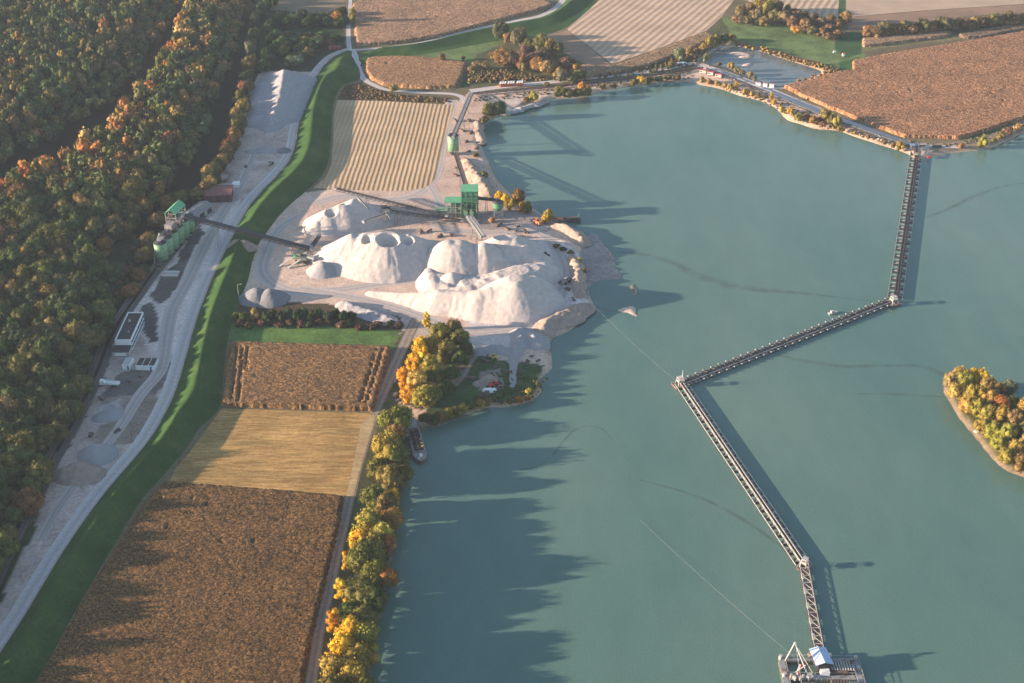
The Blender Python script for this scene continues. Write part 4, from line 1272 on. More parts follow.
def pile(name, prims, cuts, mat, label, cat='heap', group=None, step=0.7, rough=0.35, seed=1, flut=0.0):
    """heap of loose material: union of cones / ridges at the angle of repose, with hollows cut in"""
    pts = []
    for p in prims:
        if p[0] == 'c':
            _, px, py, h, rc = p
            x, y, _z = at(px, py)
            pts.append((x, y, rc + h / K))
        else:
            for (px, py, h) in p[1]:
                x, y, _z = at(px, py)
                pts.append((x, y, h / p[2] + 2 + (p[3] if len(p) > 3 else 0)))
    P = np.array(pts)
    x0, x1 = (P[:, 0] - P[:, 2]).min() - 2, (P[:, 0] + P[:, 2]).max() + 2
    y0, y1 = (P[:, 1] - P[:, 2]).min() - 2, (P[:, 1] + P[:, 2]).max() + 2
    XX, YY = np.meshgrid(np.arange(x0, x1, step), np.arange(y0, y1, step))
    wob_ = 0.35 + rough * 0.6
    wx_ = XX + wob_ * fbm(XX, YY, 9, seed, 3)
    wy_ = YY + wob_ * fbm(XX, YY, 9, seed + 4, 3)
    Zp = np.full(XX.shape, -9.0)
    for p in prims:
        if p[0] == 'c':
            _, px, py, h, rc = p
            x, y, _z = at(px, py)
            d = np.hypot(wx_ - x, wy_ - y)
            ang = np.arctan2(wy_ - y, wx_ - x)
            fl = flut * 2.0 * (vnoise(ang * 5.0, d * 0.10, 1.0, seed + 2) + 0.6 * vnoise(ang * 13.0, d * 0.12, 1.0, seed + 3)) * np.clip((d - rc) / 8, 0, 1)
            if rc > 0:
                z = h - K * (np.sqrt(np.maximum(d - rc * 0.75, 0) ** 2 + 1.5) - 1.22) * 1.0
            else:
                z = h - K * (np.sqrt(d * d + 2.5) - 1.58)
            z = z + fl * 0.5
        else:
            z = np.full(XX.shape, -9.0)
            L = p[1]
            sl_ = p[2]
            rt_ = p[3] if len(p) > 3 else 0.0
            for a, b in zip(L[:-1], L[1:]):
                ax, ay, _z = at(a[0], a[1])
                bx, by, _z = at(b[0], b[1])
                dx, dy = bx - ax, by - ay
                q = max(dx * dx + dy * dy, 1e-6)
                t = np.clip(((wx_ - ax) * dx + (wy_ - ay) * dy) / q, 0, 1)
                d = np.hypot(wx_ - ax - t * dx, wy_ - ay - t * dy)
                rill = (0.25 + flut) * vnoise((t * math.sqrt(q) + a[0]) / 2.2, d * 0.10, 1.0, seed + 5) * np.clip(d / 5, 0, 1)
                z = np.maximum(z, rill + a[2] + (b[2] - a[2]) * t - sl_ * (np.sqrt(np.maximum(d - rt_, 0) ** 2 + 0.9) - 0.9))
        kk = 2.2
        Zp = np.maximum(Zp, z) + np.maximum(kk - np.abs(Zp - z), 0) ** 2 / (4 * kk)
    for (px, py, zb, rad, dep) in cuts:
        x, y, _z = at(px, py)
        d = np.hypot(XX - x + 0.9 * fbm(XX, YY, 5, seed + 31, 3), (YY - y) * 1.12 + 0.9 * fbm(XX, YY, 5, seed + 37, 3))
        Zp = np.minimum(Zp, np.where(d < rad, zb - dep + dep * (d / rad) ** 1.6, 99))
    Zp = Zp + np.clip((Zp + 1) / 2, 0, 1) * (rough * fbm(XX, YY, 3.2, seed + 9, 3) + 0.10 * fbm(XX, YY, 1.0, seed + 12, 1))
    idx = np.arange(XX.size).reshape(XX.shape)
    k = (Zp[:-1, :-1] > -0.25) | (Zp[:-1, 1:] > -0.25) | (Zp[1:, 1:] > -0.25) | (Zp[1:, :-1] > -0.25)
    F = np.stack([idx[:-1, :-1], idx[:-1, 1:], idx[1:, 1:], idx[1:, :-1]], -1)[k]
    used = np.unique(F)
    remap = np.full(XX.size, -1)
    remap[used] = np.arange(len(used))
    cx_, cy_ = P[:, 0].mean(), P[:, 1].mean()
    V = np.stack([XX - cx_, YY - cy_, np.maximum(Zp, -1.0)], -1).reshape(-1, 3)[used]
    me = mesh_np(name, V, remap[F], True)
    o = link(name, me, mat)
    o.location = (cx_, cy_, 0)
    return tag(o, label, cat, group)

GP = 'sand heaps of the works'
pile('sand_heap', [('c', 353, 257, 14.4, 0.5), ('c', 389, 260, 15.6, 7.0), ('c', 370, 258, 15.0, 4), ('c', 409, 259, 14.6, 3.0), ('c', 380, 260, 15.2, 5), ('r', [(353,257,14.0),(338,258,9.5),(324,259,3.5)], 0.6), ('r', [(409,258,14.0),(420,262,8),(424,270,3)], 0.6)],
     [(368, 262, 15.4, 4.8, 4.6), (390, 263.5, 16.0, 8.2, 6.5), (409, 262, 14.8, 4.8, 4.4)], m_sand, 'broad pale sand heap with three dished hollows in its top, largest of the northern heaps', 'sand heap', GP, seed=3, flut=0.30, rough=0.22)
pile('sand_heap', [('c', 455, 263, 13.2, 5.0), ('c', 447, 263, 13.4, 2.0), ('c', 463, 263, 12.8, 3.0)], [(455, 258, 13.9, 2.6, 2.6), (461, 258, 13.4, 2.4, 2.6), (467, 258, 13.0, 2.6, 2.4)], m_sand, 'smooth pale sand heap with a notched crest below the twin chutes of the green plant', 'sand heap', GP, seed=5, rough=0.12, flut=0.15)
pile('sand_heap', [('c', 484, 263, 12.6, 1.6)], [(478, 259, 12.2, 3.6, 2.6), (489, 259, 12.0, 3.6, 2.6)], m_sand, 'conical pale sand heap with a little peak standing in a hollow at its top', 'sand heap', GP, seed=6, rough=0.12, flut=0.18)
pile('sand_heap', [('r', [(500,254,10.8),(513,254,11.4),(524,257,8.8),(534,262,5.8),(541,267,3.2)], 0.66, 2.5), ('r', [(505,255,10.0),(504,266,6.5),(512,272,3)], 0.6)], [], m_sand, 'wide rounded sand heap at the eastern end of the northern heaps', 'sand heap', GP, seed=8, rough=0.2)
pile('sand_heap', [('r', [(440,303,7.6),(452,304,8.0),(467,306,8.6),(480,307,10.0),(492,306,11.4),(505,304,13.2),(518,302,14.0)], 0.66, 1.0), ('c', 516, 302, 14.6, 5.5), ('r', [(518,301,13.2),(526,296,11.0),(533,290,8.0)], 0.76, 2.0), ('r', [(440,303,7.4),(428,302,6.2),(405,299,3.8),(385,296,2.6),(371,294,1.6)], 0.62)],
     [(474, 300, 9.0, 3.4, 2.4), (450, 299, 8.2, 4.4, 2.4)], m_sand, 'huge pale sand heap with a low tail running west along the haul track', 'sand heap', GP, seed=10, rough=0.16)
pile('sand_bench', [('r', [(540,275,4.6),(531,277,6.0),(520,280,6.6),(505,284,6.4),(490,287,5.6),(470,289,4.8),(450,288,4.4),(438,285,4.4)], 0.62, 5.0), ('r', [(429,272,3.4),(430,279,4.6),(434,290,4.2)], 0.8, 1.0), ('c', 543, 271, 4.4, 2.5)],
     [(455, 292, 4.6, 4, 1.2), (480, 285, 5.4, 4, 1.0)], m_sand, 'rutted bench of sand joining the northern heaps to the huge southern one', 'sand heap', GP, seed=12, rough=0.28)
pile('sand_heap', [('c', 452, 285, 7.4, 1.0)], [], m_sand, 'small smooth sand mound on the rutted bench between the heaps', 'sand heap', GP, seed=14, rough=0.12)
pile('sand_heap', [('r', [(355,218,12.4),(345,221,11.6),(330,224,10.0),(318,229,5.5),(308,234,1.2)], 0.62), ('r', [(355,218,12.4),(368,219,9.5),(385,222,4)], 0.62)],
     [(332, 226, 10.2, 5.6, 4.4), (345, 220, 12.2, 4.2, 2.6)], m_sand, 'sand heap with a ringed hollow on its flank beside the longest stacker conveyor', 'sand heap', GP, seed=16, rough=0.22)
pile('gravel_heap', [('c', 323, 271, 5.6, 0.8)], [], m_gravel, 'small rounded gravel heap at the western foot of the big sand heaps', 'gravel heap', seed=18)
GG = 'gravel heaps of the works'
pile('gravel_heap', [('c', 257, 298, 6.0, 0.6)], [], m_dark, 'grey gravel heap by the dike, the western one of a touching pair', 'gravel heap', GG, seed=20)
pile('gravel_heap', [('c', 271, 299, 6.2, 0.4)], [], m_dark, 'grey gravel heap above the hedge, the eastern one of a touching pair', 'gravel heap', GG, seed=22)
pile('gravel_heap', [('r', [(285,82,9.8),(283,94,9.4),(280,108,7.8),(275,120,6.0),(271,128,3.6)], 0.5), ('r', [(301,84,5.0),(296,98,4.8),(289,118,3)], 0.4, 3.0), ('r', [(268,90,5.4),(263,108,4.4),(256,122,3.0)], 0.4, 3.0)], [], m_gravel,
     'very long grey gravel stock pile beside the road bend in the north', 'gravel heap', GG, seed=24, rough=0.5)
pile('gravel_heap', [('r', [(250,152,1.6),(262,151,2.0),(275,150,1.8)], 0.5)], [], m_gravel, 'low flat spread of pale gravel south of the long stock pile', 'gravel heap', GG, seed=26)
pile('gravel_heap', [('c', 284, 151, 2.6, 0.2)], [], m_dark, 'little dark gravel heap by the road, next to the flat spread of pale gravel', 'gravel heap', GG, seed=27)
pile('gravel_heap', [('c', 98, 455, 5.4, 0.5)], [], m_gravel, 'pointed gravel heap just north of the wide lumpy one by the southern works road', 'gravel heap', GG, seed=28)
pile('gravel_heap', [('r', [(66,475,3.6),(77,474,5.0),(88,475,4.4)], 0.6), ], [], m_soil, 'wide lumpy gravel heap by the road at the southern end of the works yard', 'gravel heap', GG, seed=30, rough=0.8)
pile('gravel_heap', [('c', 112, 415, 3.0, 0.8), ('c', 100, 418, 1.8, 0.6)], [], m_gravel, 'flat pale gravel heap south of the white parked truck', 'gravel heap', GG, seed=32)
pile('gravel_heap', [('r', [(228,172,1.6),(234,176,1.4),(230,181,1.5)], 0.5)], [], m_soil, 'untidy pale rubble heap next to the red-roofed shed', 'rubble heap', seed=34, rough=0.7)
pile('sand_ramp', [('r', [(229,247,1.0),(237,247,5.2),(246,248,5.4),(254,250,1.4)], 0.9)], [], m_soil, 'pale strip of spilled sand across the grass dike under the conveyor bridge', 'sand spill', seed=51, rough=0.4)
# spoil banks and tips
pile('spoil_bank', [('r', [(468,168,3.6),(474,176,3.8),(481,185,4.0),(489,195,3.4)], 0.7), ('r', [(465,160,2),(470,170,3)], 0.8)], [], m_soil, 'broken pale spoil bank north of the golden trees by the lake', 'spoil bank', 'spoil banks on the lake edge', seed=36, rough=1.3)
pile('spoil_bank', [('r', [(556,226,2.2),(566,230,3.0),(576,236,3.6),(582,242,3.4)], 0.8)], [], m_soil, 'ragged sand bank beside the grey silt delta', 'spoil bank', 'spoil banks on the lake edge', seed=38, rough=1.1)
pile('spoil_bank', [('r', [(572,258,2.0),(577,268,3.2),(578,282,3.4),(580,296,2.6)], 0.9)], [], m_soil, 'steep lit sand bank east of the haul track bend', 'spoil bank', 'spoil banks on the lake edge', seed=40, rough=1.2)
pile('spoil_bank', [('r', [(543,331,3.6),(546,325,3.8),(556,320,3.4),(568,314,3.0),(578,309,2.6)], 0.7), ('r', [(555,322,2.4),(572,316,2.4),(584,308,2)], 0.4)], [], m_soil, 'flat-topped spoil bank on the point facing the moored cable', 'spoil bank', 'spoil banks on the lake edge', seed=42, rough=0.9)
pile('spoil_bank', [('r', [(522,334,3.0),(520,344,3.6),(515,354,2.2),(513,366,1.1),(513,386,0.7)], 0.8), ('r', [(522,334,3.6),(534,338,3.6),(538,346,2.4)], 0.6)], [], m_gravel, 'grey gravel ridge trailing south in a thin white tail on the headland', 'spoil bank', 'spoil banks on the lake edge', seed=44, rough=0.8)
pile('spoil_bank', [('r', [(480,352,1.6),(495,350,2.2),(508,352,2.0)], 0.5)], [], m_gravel, 'low grey gravel bank west of the thin white tail', 'spoil bank', 'spoil banks on the lake edge', seed=45, rough=0.6)
pile('spoil_bank', [('r', [(478,384,1.0),(490,378,1.3),(498,384,1.0)], 0.5)], [], m_soil, 'lumpy spoil tip in the weeds beside the red loader bucket', 'spoil bank', 'spoil banks on the lake edge', seed=46, rough=1.0)
pile('spoil_bank', [('r', [(350,309,2.6),(362,312,3.0),(378,317,3.0),(394,323,2.2)], 0.6), ('r', [(344,306,3.4),(352,308,3.0)], 0.8)], [], m_gravel, 'grey rubble bank east of the hedge below the haul track', 'spoil bank', seed=47, rough=0.9)
pile('spoil_bank', [('r', [(520,108,0.9),(533,105,1.2),(545,101,1.0)], 0.5), ('r', [(505,113,1.0),(520,109,0.8)], 0.5)], [], m_gravel, 'grey boulder bank at the northern shore beside the olive bushes', 'spoil bank', seed=48, rough=1.2)
pile('spoil_bank', [('r', [(482,142,1.4),(478,130,1.6),(479,120,1.6)], 0.6)], [], m_soil, 'low broken bank on the shore east of the round green silo', 'spoil bank', seed=49, rough=1.2)

# ------------------------------------------------------------------ shared metals and paints
m_green = simple('green_sheet', (0.07, 0.22, 0.12), 0.5, 0.18, 0.5, stain=(0.10, 0.22, 0.13))
m_greenl = simple('pale_green_sheet', (0.20, 0.34, 0.20), 0.5, 0.15, 0.5, stain=(0.17, 0.32, 0.18))
m_greenroof = simple('green_roof', (0.12, 0.36, 0.19), 0.5, 0.2, 0.6)
m_dgreen = simple('dark_green_steel', (0.06, 0.17, 0.11), 0.6, 0.2, 1.0, stain=(0.10, 0.08, 0.06))
m_steel = simple('grey_steel', (0.26, 0.26, 0.27), 0.6, 0.25, 0.8, stain=(0.17, 0.11, 0.08))
m_dsteel = simple('dark_steel', (0.042, 0.042, 0.05), 0.6, 0.3, 0.8)
m_belt = simple('rubber_belt', (0.045, 0.042, 0.045), 0.8, 0.3, 0.8)
m_pale = simple('galvanised', (0.42, 0.40, 0.37), 0.5, 0.2, 0.9, stain=(0.33, 0.27, 0.22))
m_rust = simple('rusty_steel', (0.14, 0.095, 0.080), 0.85, 0.35, 0.7, stain=(0.12, 0.08, 0.07))
m_rustd = simple('brown_steel', (0.13, 0.085, 0.075), 0.8, 0.3, 0.8)
m_hull = simple('grey_green_hull', (0.075, 0.095, 0.085), 0.7, 0.25, 0.8, stain=(0.12, 0.08, 0.06))
m_white = simple('white_paint', (0.78, 0.78, 0.76), 0.5, 0.08, 0.5)
m_conc = simple('concrete', (0.36, 0.34, 0.33), 0.9, 0.2, 0.6)
m_troof = simple('red_sheet_roof', (0.20, 0.075, 0.065), 0.7, 0.25, 0.6, stain=(0.25, 0.12, 0.11))
m_brickw = simple('dark_boards', (0.13, 0.06, 0.05), 0.85, 0.25, 1.5)
m_tar = simple('roofing_felt', (0.050, 0.046, 0.048), 0.9, 0.3, 0.8)
m_asb = simple('grey_sheet_roof', (0.24, 0.225, 0.225), 0.85, 0.25, 0.7)
m_glass = simple('window_glass', (0.035, 0.05, 0.065), 0.08, 0.1, 1)
m_blue = simple('blue_paint', (0.04, 0.19, 0.42), 0.5, 0.1, 1)
m_red = simple('red_paint', (0.50, 0.045, 0.03), 0.5, 0.15, 1)
m_orange = simple('orange_paint', (0.55, 0.15, 0.05), 0.5, 0.2, 1)
m_yel = simple('yellow_paint', (0.60, 0.40, 0.05), 0.5, 0.15, 1)
m_tyre = simple('tyre_rubber', (0.03, 0.03, 0.03), 0.9, 0.2, 1)
m_bluesheet = simple('pale_blue_sheet', (0.40, 0.48, 0.64), 0.45, 0.08, 0.5)

def rot2(x, y, a):
    return x * math.cos(a) - y * math.sin(a), x * math.sin(a) + y * math.cos(a)

# ------------------------------------------------------------------ belt conveyors on land
def conveyor(name, A, B, width, depth, label, supports, cat='conveyor', gal=False, lattice=True, m_tr=None, head=None, group=None, step=3.0, belt_m=None):
    """A, B world points; supports: fractions"""
    m_tr = m_tr or m_dsteel
    A = Vector(A)
    B = Vector(B)
    root = empty(name, (A.x, A.y, 0), 0, label, cat, group)
    loc = Vector((A.x, A.y, 0))
    A = A - loc
    B = B - loc
    d = (B - A)
    L = d.length
    dn_ = d.normalized()
    sd = dn_.cross(Vector((0, 0, 1))).normalized()
    up = sd.cross(dn_).normalized()
    hw = width / 2
    mb = MB()
    for s in (-1, 1):
        for k in (-1, 1):
            o_ = sd * (s * hw) + up * (k * depth / 2)
            mb.bar(A + o_, B + o_, 0.22, 0.22)
    n = max(2, int(L / step))
    for i in range(n + 1):
        p = A + d * (i / n)
        for s in (-1, 1):
            mb.bar(p + sd * s * hw - up * depth / 2, p + sd * s * hw + up * depth / 2, 0.14)
        mb.bar(p - sd * hw - up * depth / 2, p + sd * hw - up * depth / 2, 0.14)
        if gal:
            mb.bar(p - sd * hw + up * depth / 2, p + sd * hw + up * depth / 2, 0.14)
        if i < n and lattice:
            q = A + d * ((i + 1) / n)
            for s in (-1, 1):
                k = 1 if i % 2 else -1
                mb.bar(p + sd * s * hw - up * k * depth / 2, q + sd * s * hw + up * k * depth / 2, 0.12)
    mb.build('truss', m_tr, root)
    b = MB()
    b.bar(A + up * (depth / 2 - 0.1 if not gal else 0), B + up * (depth / 2 - 0.1 if not gal else 0), width * 0.62, 0.12)
    b.build('belt', belt_m or m_belt, root)
    wk = MB()
    wk.bar(A + sd * (hw + 0.45) - up * 0.1, B + sd * (hw + 0.45) - up * 0.1, 0.7, 0.08)
    for i in range(n + 1):
        p = A + d * (i / n) + sd * (hw + 0.8)
        wk.bar(p, p + Vector((0, 0, 1.1)), 0.07)
    wk.bar(A + sd * (hw + 0.8) + Vector((0, 0, 1.1)), B + sd * (hw + 0.8) + Vector((0, 0, 1.1)), 0.08)
    wk.build('walkway', m_tr, root)
    if gal:
        g = MB()
        g.bar(A + up * depth / 2, B + up * depth / 2, width + 0.3, 0.12)
        g.build('cover', gal, root)
    for f_ in supports:
        p = A + d * f_ - up * depth / 2
        s_ = MB()
        sp_ = min(3.0, 1.0 + p.z * 0.12)
        for s in (-1, 1):
            for k in (-1, 1):
                s_.bar(p + sd * s * hw * 0.9 + dn_ * k * 0.3, Vector((p.x, p.y, -0.3)) + Vector((sd.x, sd.y, 0)) * s * sp_ + Vector((dn_.x, dn_.y, 0)) * k * 0.9, 0.22)
        nz_ = int(p.z / 2.5)
        for j in range(1, nz_ + 1):
            t = j / (nz_ + 1)
            w_ = hw * 0.9 + (sp_ - hw * 0.9) * (1 - t)
            s_.bar(Vector((p.x, p.y, p.z * t)) - sd * w_, Vector((p.x, p.y, p.z * t)) + sd * w_, 0.14)
        s_.build('trestle', m_steel, root)
    for p in (A, B):
        hd = MB()
        hd.tube(p - sd * hw * 0.8 + up * (depth / 2 - 0.5), p + sd * hw * 0.8 + up * (depth / 2 - 0.5), 0.5, n=10)
        hd.bar(p - dn_ * 0.9 + up * depth * 0.2, p + dn_ * 0.9 + up * depth * 0.2, width * 1.15, depth * 0.8)
        hd.build('drum_housing', head or m_steel, root)
    return root

def P3(px, py, z):
    return at(px, py, z)

# big one over the dike
conveyor('belt_conveyor', P3(183,216,20), P3(311,249.5,2.2), 2.6, 2.2, 'long elevated conveyor bridge crossing the dike from the green-roofed silo head to the hopper', [0.26, 0.62, 0.86], gal=m_dsteel)
conveyor('belt_conveyor', P3(447,216.5,4), P3(336,189,9), 1.8, 1.5, 'long thin dark stacker conveyor reaching the green verge under the striped field', [0.35, 0.72], lattice=True)
conveyor('belt_conveyor', P3(462,221,2.2), P3(388,211,8), 1.8, 1.5, 'shorter dark conveyor running west from the plant below the longest stacker', [0.5, 0.9])
conveyor('belt_conveyor', P3(468,217,6.5), P3(482,237,13.2), 1.3, 1.2, 'pale stacker chute, the western one of two feeding the conical sand heap', [0.45], m_tr=m_pale, belt_m=m_conc)
conveyor('belt_conveyor', P3(472,217,6.5), P3(485,236,13.2), 1.3, 1.2, 'pale stacker chute, the eastern one of two feeding the conical sand heap', [0.55], m_tr=m_pale, belt_m=m_conc)
conveyor('belt_conveyor', P3(456,153,4.5), P3(467,187,14), 2.0, 1.8, 'brown conveyor rising from the round green silo to the screening plant', [0.3, 0.6], gal=m_rust)
conveyor('belt_conveyor', P3(476,198,11), P3(497,200,9.5), 1.4, 1.4, 'short level conveyor between the screening plant and the small green hopper', [0.5], gal=m_dsteel)
conveyor('belt_conveyor', P3(471.5,94,2), P3(453,138,14.5), 2.0, 1.8, 'grey conveyor climbing from the north shore corner to the top of the round green silo', [0.3, 0.55, 0.8], gal=m_steel)
conveyor('belt_conveyor', P3(387,214,6.5), P3(364,222,9.5), 1.6, 1.5, 'pale lattice stacker with a kinked boom over the ringed sand heap', [0.1], m_tr=m_pale)
conveyor('belt_conveyor', P3(372,213,6.0), P3(359,199,13.0), 0.9, 0.9, 'thin lattice boom leaning on the crest of the ringed sand heap', [0.05], m_tr=m_pale)
conveyor('belt_conveyor', P3(311,247,2.0), P3(319,236,5.0), 1.5, 1.2, 'short curved black loading belt at the west foot of the sand heaps', [0.6])
conveyor('belt_conveyor', P3(306,254,1.5), P3(330,249,4.5), 1.8, 1.4, 'short grey belt lying across the hopper at the foot of the sand heaps', [0.7], m_tr=m_steel)
# land line along the north shore
land = [(472,93.5),(520,89.5),(560,86),(600,81.5),(640,77),(668,72.5),(702,67.5)]
land2 = [(706,68.5),(735,80),(762,91),(790,102.5),(820,114.5),(850,125.5),(880,136),(914,147)]
for k, (a_, b_) in enumerate(list(zip(land[:-1], land[1:])) + list(zip(land2[:-1], land2[1:]))):
    nm = ['first', 'second', 'third', 'fourth', 'fifth', 'sixth', 'seventh', 'eighth', 'ninth', 'tenth', 'eleventh', 'twelfth', 'thirteenth'][k]
    conveyor('belt_conveyor', P3(a_[0], a_[1], 1.6), P3(b_[0], b_[1], 1.6), 1.6, 1.0, f'{nm} length of the low north bank conveyor, counted from its western corner', [0.1, 0.3, 0.5, 0.7, 0.9], m_tr=m_dsteel, lattice=False, group='lengths of the land conveyor', step=5, gal=(m_steel if k > 7 else False))
# row of pale roller frames laid out beside the belt
fr = None
for i in range(15):
    px, py = 852 + i * 3.4, 130.2 + i * 1.12
    x, y, _ = at(px, py)
    if fr is None:
        fr = empty('roller_frame', (x, y, 0), 0.7)
        b = MB(); b.bar((-0.9, 0, 0.5), (0.9, 0, 0.5), 0.35, 0.5); b.bar((-0.9, 0.9, 0.5), (0.9, 0.9, 0.5), 0.3, 0.4); b.build('beam', m_pale, fr)
        for s in (-0.7, 0.7):
            b = MB(); b.box((s, 0.4, 0.25), (0.25, 1.6, 0.5)); b.build('foot', m_conc, fr)
        o = fr
    else:
        o = copy_tree(fr)
        o.location = (x, y, 0)
    tag(o, 'pale roller frame in the line beside the eastern end of the land conveyor', 'frame', 'roller frames beside the land conveyor')

# ------------------------------------------------------------------ silo row on the west side
SA = Vector(at(162.5, 261, 0))
SB = Vector(at(189.5, 233, 0))
dv_ = (SB - SA)
sL = dv_.length
sdir = math.atan2(dv_.y, dv_.x)
silo = empty('silo_row', tuple(SA), sdir, 'row of round green silos under a green gabled headhouse beside the forest', 'silo plant')
ns = 6
R_S = 3.7
for i in range(ns):
    x = i * sL / (ns - 1)
    mb = MB()
    mb.tube((0, 0, 1.6), (0, 0, 12.0), R_S, R_S, 24)
    o = mb.build('silo', m_greenl, silo, True)
    o.location = (x, 0, 0)
    for p in o.data.polygons:
        p.use_smooth = abs(p.normal.z) < 0.5
    b = MB(); b.tube((0, 0, 12.0), (0, 0, 13.0), R_S * 1.0, 1.0, 24); b.tube((0, 0, 13), (0, 0, 13.5), 1.0, 1.0, 12); b.build('cap', m_dsteel, o)
    b = MB()
    for zz in (4.2, 6.8, 9.4, 11.8):
        b.tube((0, 0, zz), (0, 0, zz + 0.16), R_S + 0.07, R_S + 0.07, 24)
    b.build('hoop', m_green, o)
    b = MB(); b.tube((0, 0, -0.3), (0, 0, 1.6), 1.6, R_S * 0.98, 16)
    for j in range(6):
        a_ = j * math.pi / 3
        b.bar((R_S * 0.9 * math.cos(a_), R_S * 0.9 * math.sin(a_), -0.2), (R_S * 0.9 * math.cos(a_), R_S * 0.9 * math.sin(a_), 1.8), 0.3)
    b.build('hopper_base', m_dsteel, o)
b = MB(); b.box((sL / 2, 0, 13.7), (sL + 3, 2.4, 0.3))
for i in range(24):
    b.box((i * (sL + 2) / 23 - 1, 1.2, 14.3), (0.08, 0.08, 1.1)); b.box((i * (sL + 2) / 23 - 1, -1.2, 14.3), (0.08, 0.08, 1.1))
b.box((sL / 2, 1.2, 14.85), (sL + 3, 0.08, 0.08)); b.box((sL / 2, -1.2, 14.85), (sL + 3, 0.08, 0.08))
b.build('gangway', m_steel, silo)
b = MB(); b.box((sL * 0.40, 0, 15.6), (6.5, 4.6, 3.4)); b.build('machine_house', m_asb, silo)
b = MB(); b.box((sL * 0.15, 0.3, 14.8), (3.5, 2.4, 1.8)); b.box((sL * 0.25, -0.8, 14.6), (2.0, 1.6, 1.4)); b.tube((sL * 0.2, 1.4, 14), (sL * 0.3, 1.4, 15), 0.4); b.build('machinery', m_dsteel, silo)
hx = sL * 0.62
b = MB()
for ix in (-6.5, -2.2, 2.2, 6.5):
    for iy in (-3.2, 3.2):
        b.box((hx + ix, iy, 18.0), (0.35, 0.35, 9.0))
for zz in (16.5, 19.5, 22.2):
    for iy in (-3.2, 3.2):
        b.box((hx, iy, zz), (13.4, 0.25, 0.25))
    for ix in (-6.5, -2.2, 2.2, 6.5):
        b.box((hx + ix, 0, zz), (0.25, 6.6, 0.25))
for iy in (-3.2, 3.2):
    b.bar((hx - 6.5, iy, 16.5), (hx - 2.2, iy, 19.5), 0.2); b.bar((hx + 2.2, iy, 19.5), (hx + 6.5, iy, 16.5), 0.2)
b.build('headhouse_frame', m_steel, silo)
b = MB(); b.box((hx + 1, 0, 18.0), (8, 4.4, 2.6)); b.box((hx - 3, 0.5, 20.6), (4, 3, 1.8)); b.build('screen_machine', m_dsteel, silo)
b = MB(); b.gable((hx, 0, 22.4), 13.5, 6.6, 3.0, 0, 0.3, 0.3); b.build('headhouse_roof', m_greenroof, silo)
b = MB()
b.bar((-4.2, 2.8, 0), (-1.5, 3.9, 4.5), 0.9, 0.15)
b.bar((-1.5, 3.9, 4.5), (3.5, 4.2, 9), 0.9, 0.15); b.bar((3.5, 4.2, 9), (8.5, 4.2, 13.5), 0.9, 0.15)
b.build('stairway', m_steel, silo)
# building beyond the silos (grey sheet roof), red-roofed shed, loading slab
def shed(name, px, py, L, W, h, rh, rz, mw_, mroof, label, doors=0, cat='shed', over=0.4, z=0):
    x, y, _ = at(px, py)
    r = empty(name, (x, y, z), rz, label, cat)
    b = MB(); b.box((0, 0, h / 2), (L, W, h))
    # gable triangles
    for s in (-1, 1):
        b.add([(s * (L / 2 - 0.02), -W / 2, h), (s * (L / 2 - 0.02), W / 2, h), (s * (L / 2 - 0.02), 0, h + rh * 0.93), (s * (L / 2 - 0.3), -W / 2, h), (s * (L / 2 - 0.3), W / 2, h), (s * (L / 2 - 0.3), 0, h + rh * 0.93)], [(0, 1, 2), (5, 4, 3), (0, 2, 5, 3), (1, 4, 5, 2)])
    b.build('wall', mw_, r)
    b = MB(); b.gable((0, 0, h + 0.03), L, W, rh, 0, over, 0.2); b.build('roof', mroof, r)
    for i in range(doors):
        b = MB(); b.box((-L / 2 + (i + 0.5) * L / doors, -W / 2 - 0.05, h * 0.42), (L / doors * 0.6, 0.12, h * 0.8)); b.build('door', m_dsteel, r)
    return r
shed('long_shed', 196, 217, 24, 9.5, 4.2, 1.6, math.radians(66), m_conc, m_asb, 'long low shed with a weathered grey roof behind the green silo row', 3)
shed('red_roofed_shed', 219.5, 197.5, 16.5, 15, 5.0, 1.2, math.radians(6), m_brickw, m_troof, 'brown shed with a faded red sheet roof at the edge of the works yard', 3)
sgp = at(236, 186)
b = MB(); b.box((0, 0, 1.1), (4.5, 5.5, 2.2)); o = b.build('storage_box', m_white); o.location = (sgp[0], sgp[1], 0); tag(o, 'pale storage box standing against the red-roofed shed', 'container')
x, y, _ = at(171, 275)
sl_ = empty('weighbridge', (x, y, 0), R(-2), 'pale weighbridge slab with raised kerbs beside the silo row', 'weighbridge')
b = MB(); b.box((0, 0, 0.45), (9.0, 5.0, 0.9)); b.build('deck', m_pale, sl_)
b = MB(); b.box((0, -2.5, 1.1), (9.0, 0.25, 0.5)); b.box((0, 2.5, 1.1), (9.0, 0.25, 0.5)); b.build('kerb', m_white, sl_)
x, y, _ = at(160, 270)
hp = empty('loading_hopper', (x, y, 0), sdir, 'small dark loading hopper over the rails in front of the first silo', 'hopper')
b = MB(); b.box((0, 0, 3.4), (3.4, 3.0, 1.8), taper=1.25); b.build('bin', m_dsteel, hp)
for sx_ in (-1.3, 1.3):
    for sy_ in (-1.1, 1.1):
        b = MB(); b.box((sx_, sy_, 1.2), (0.25, 0.25, 2.8)); b.build('leg', m_steel, hp)
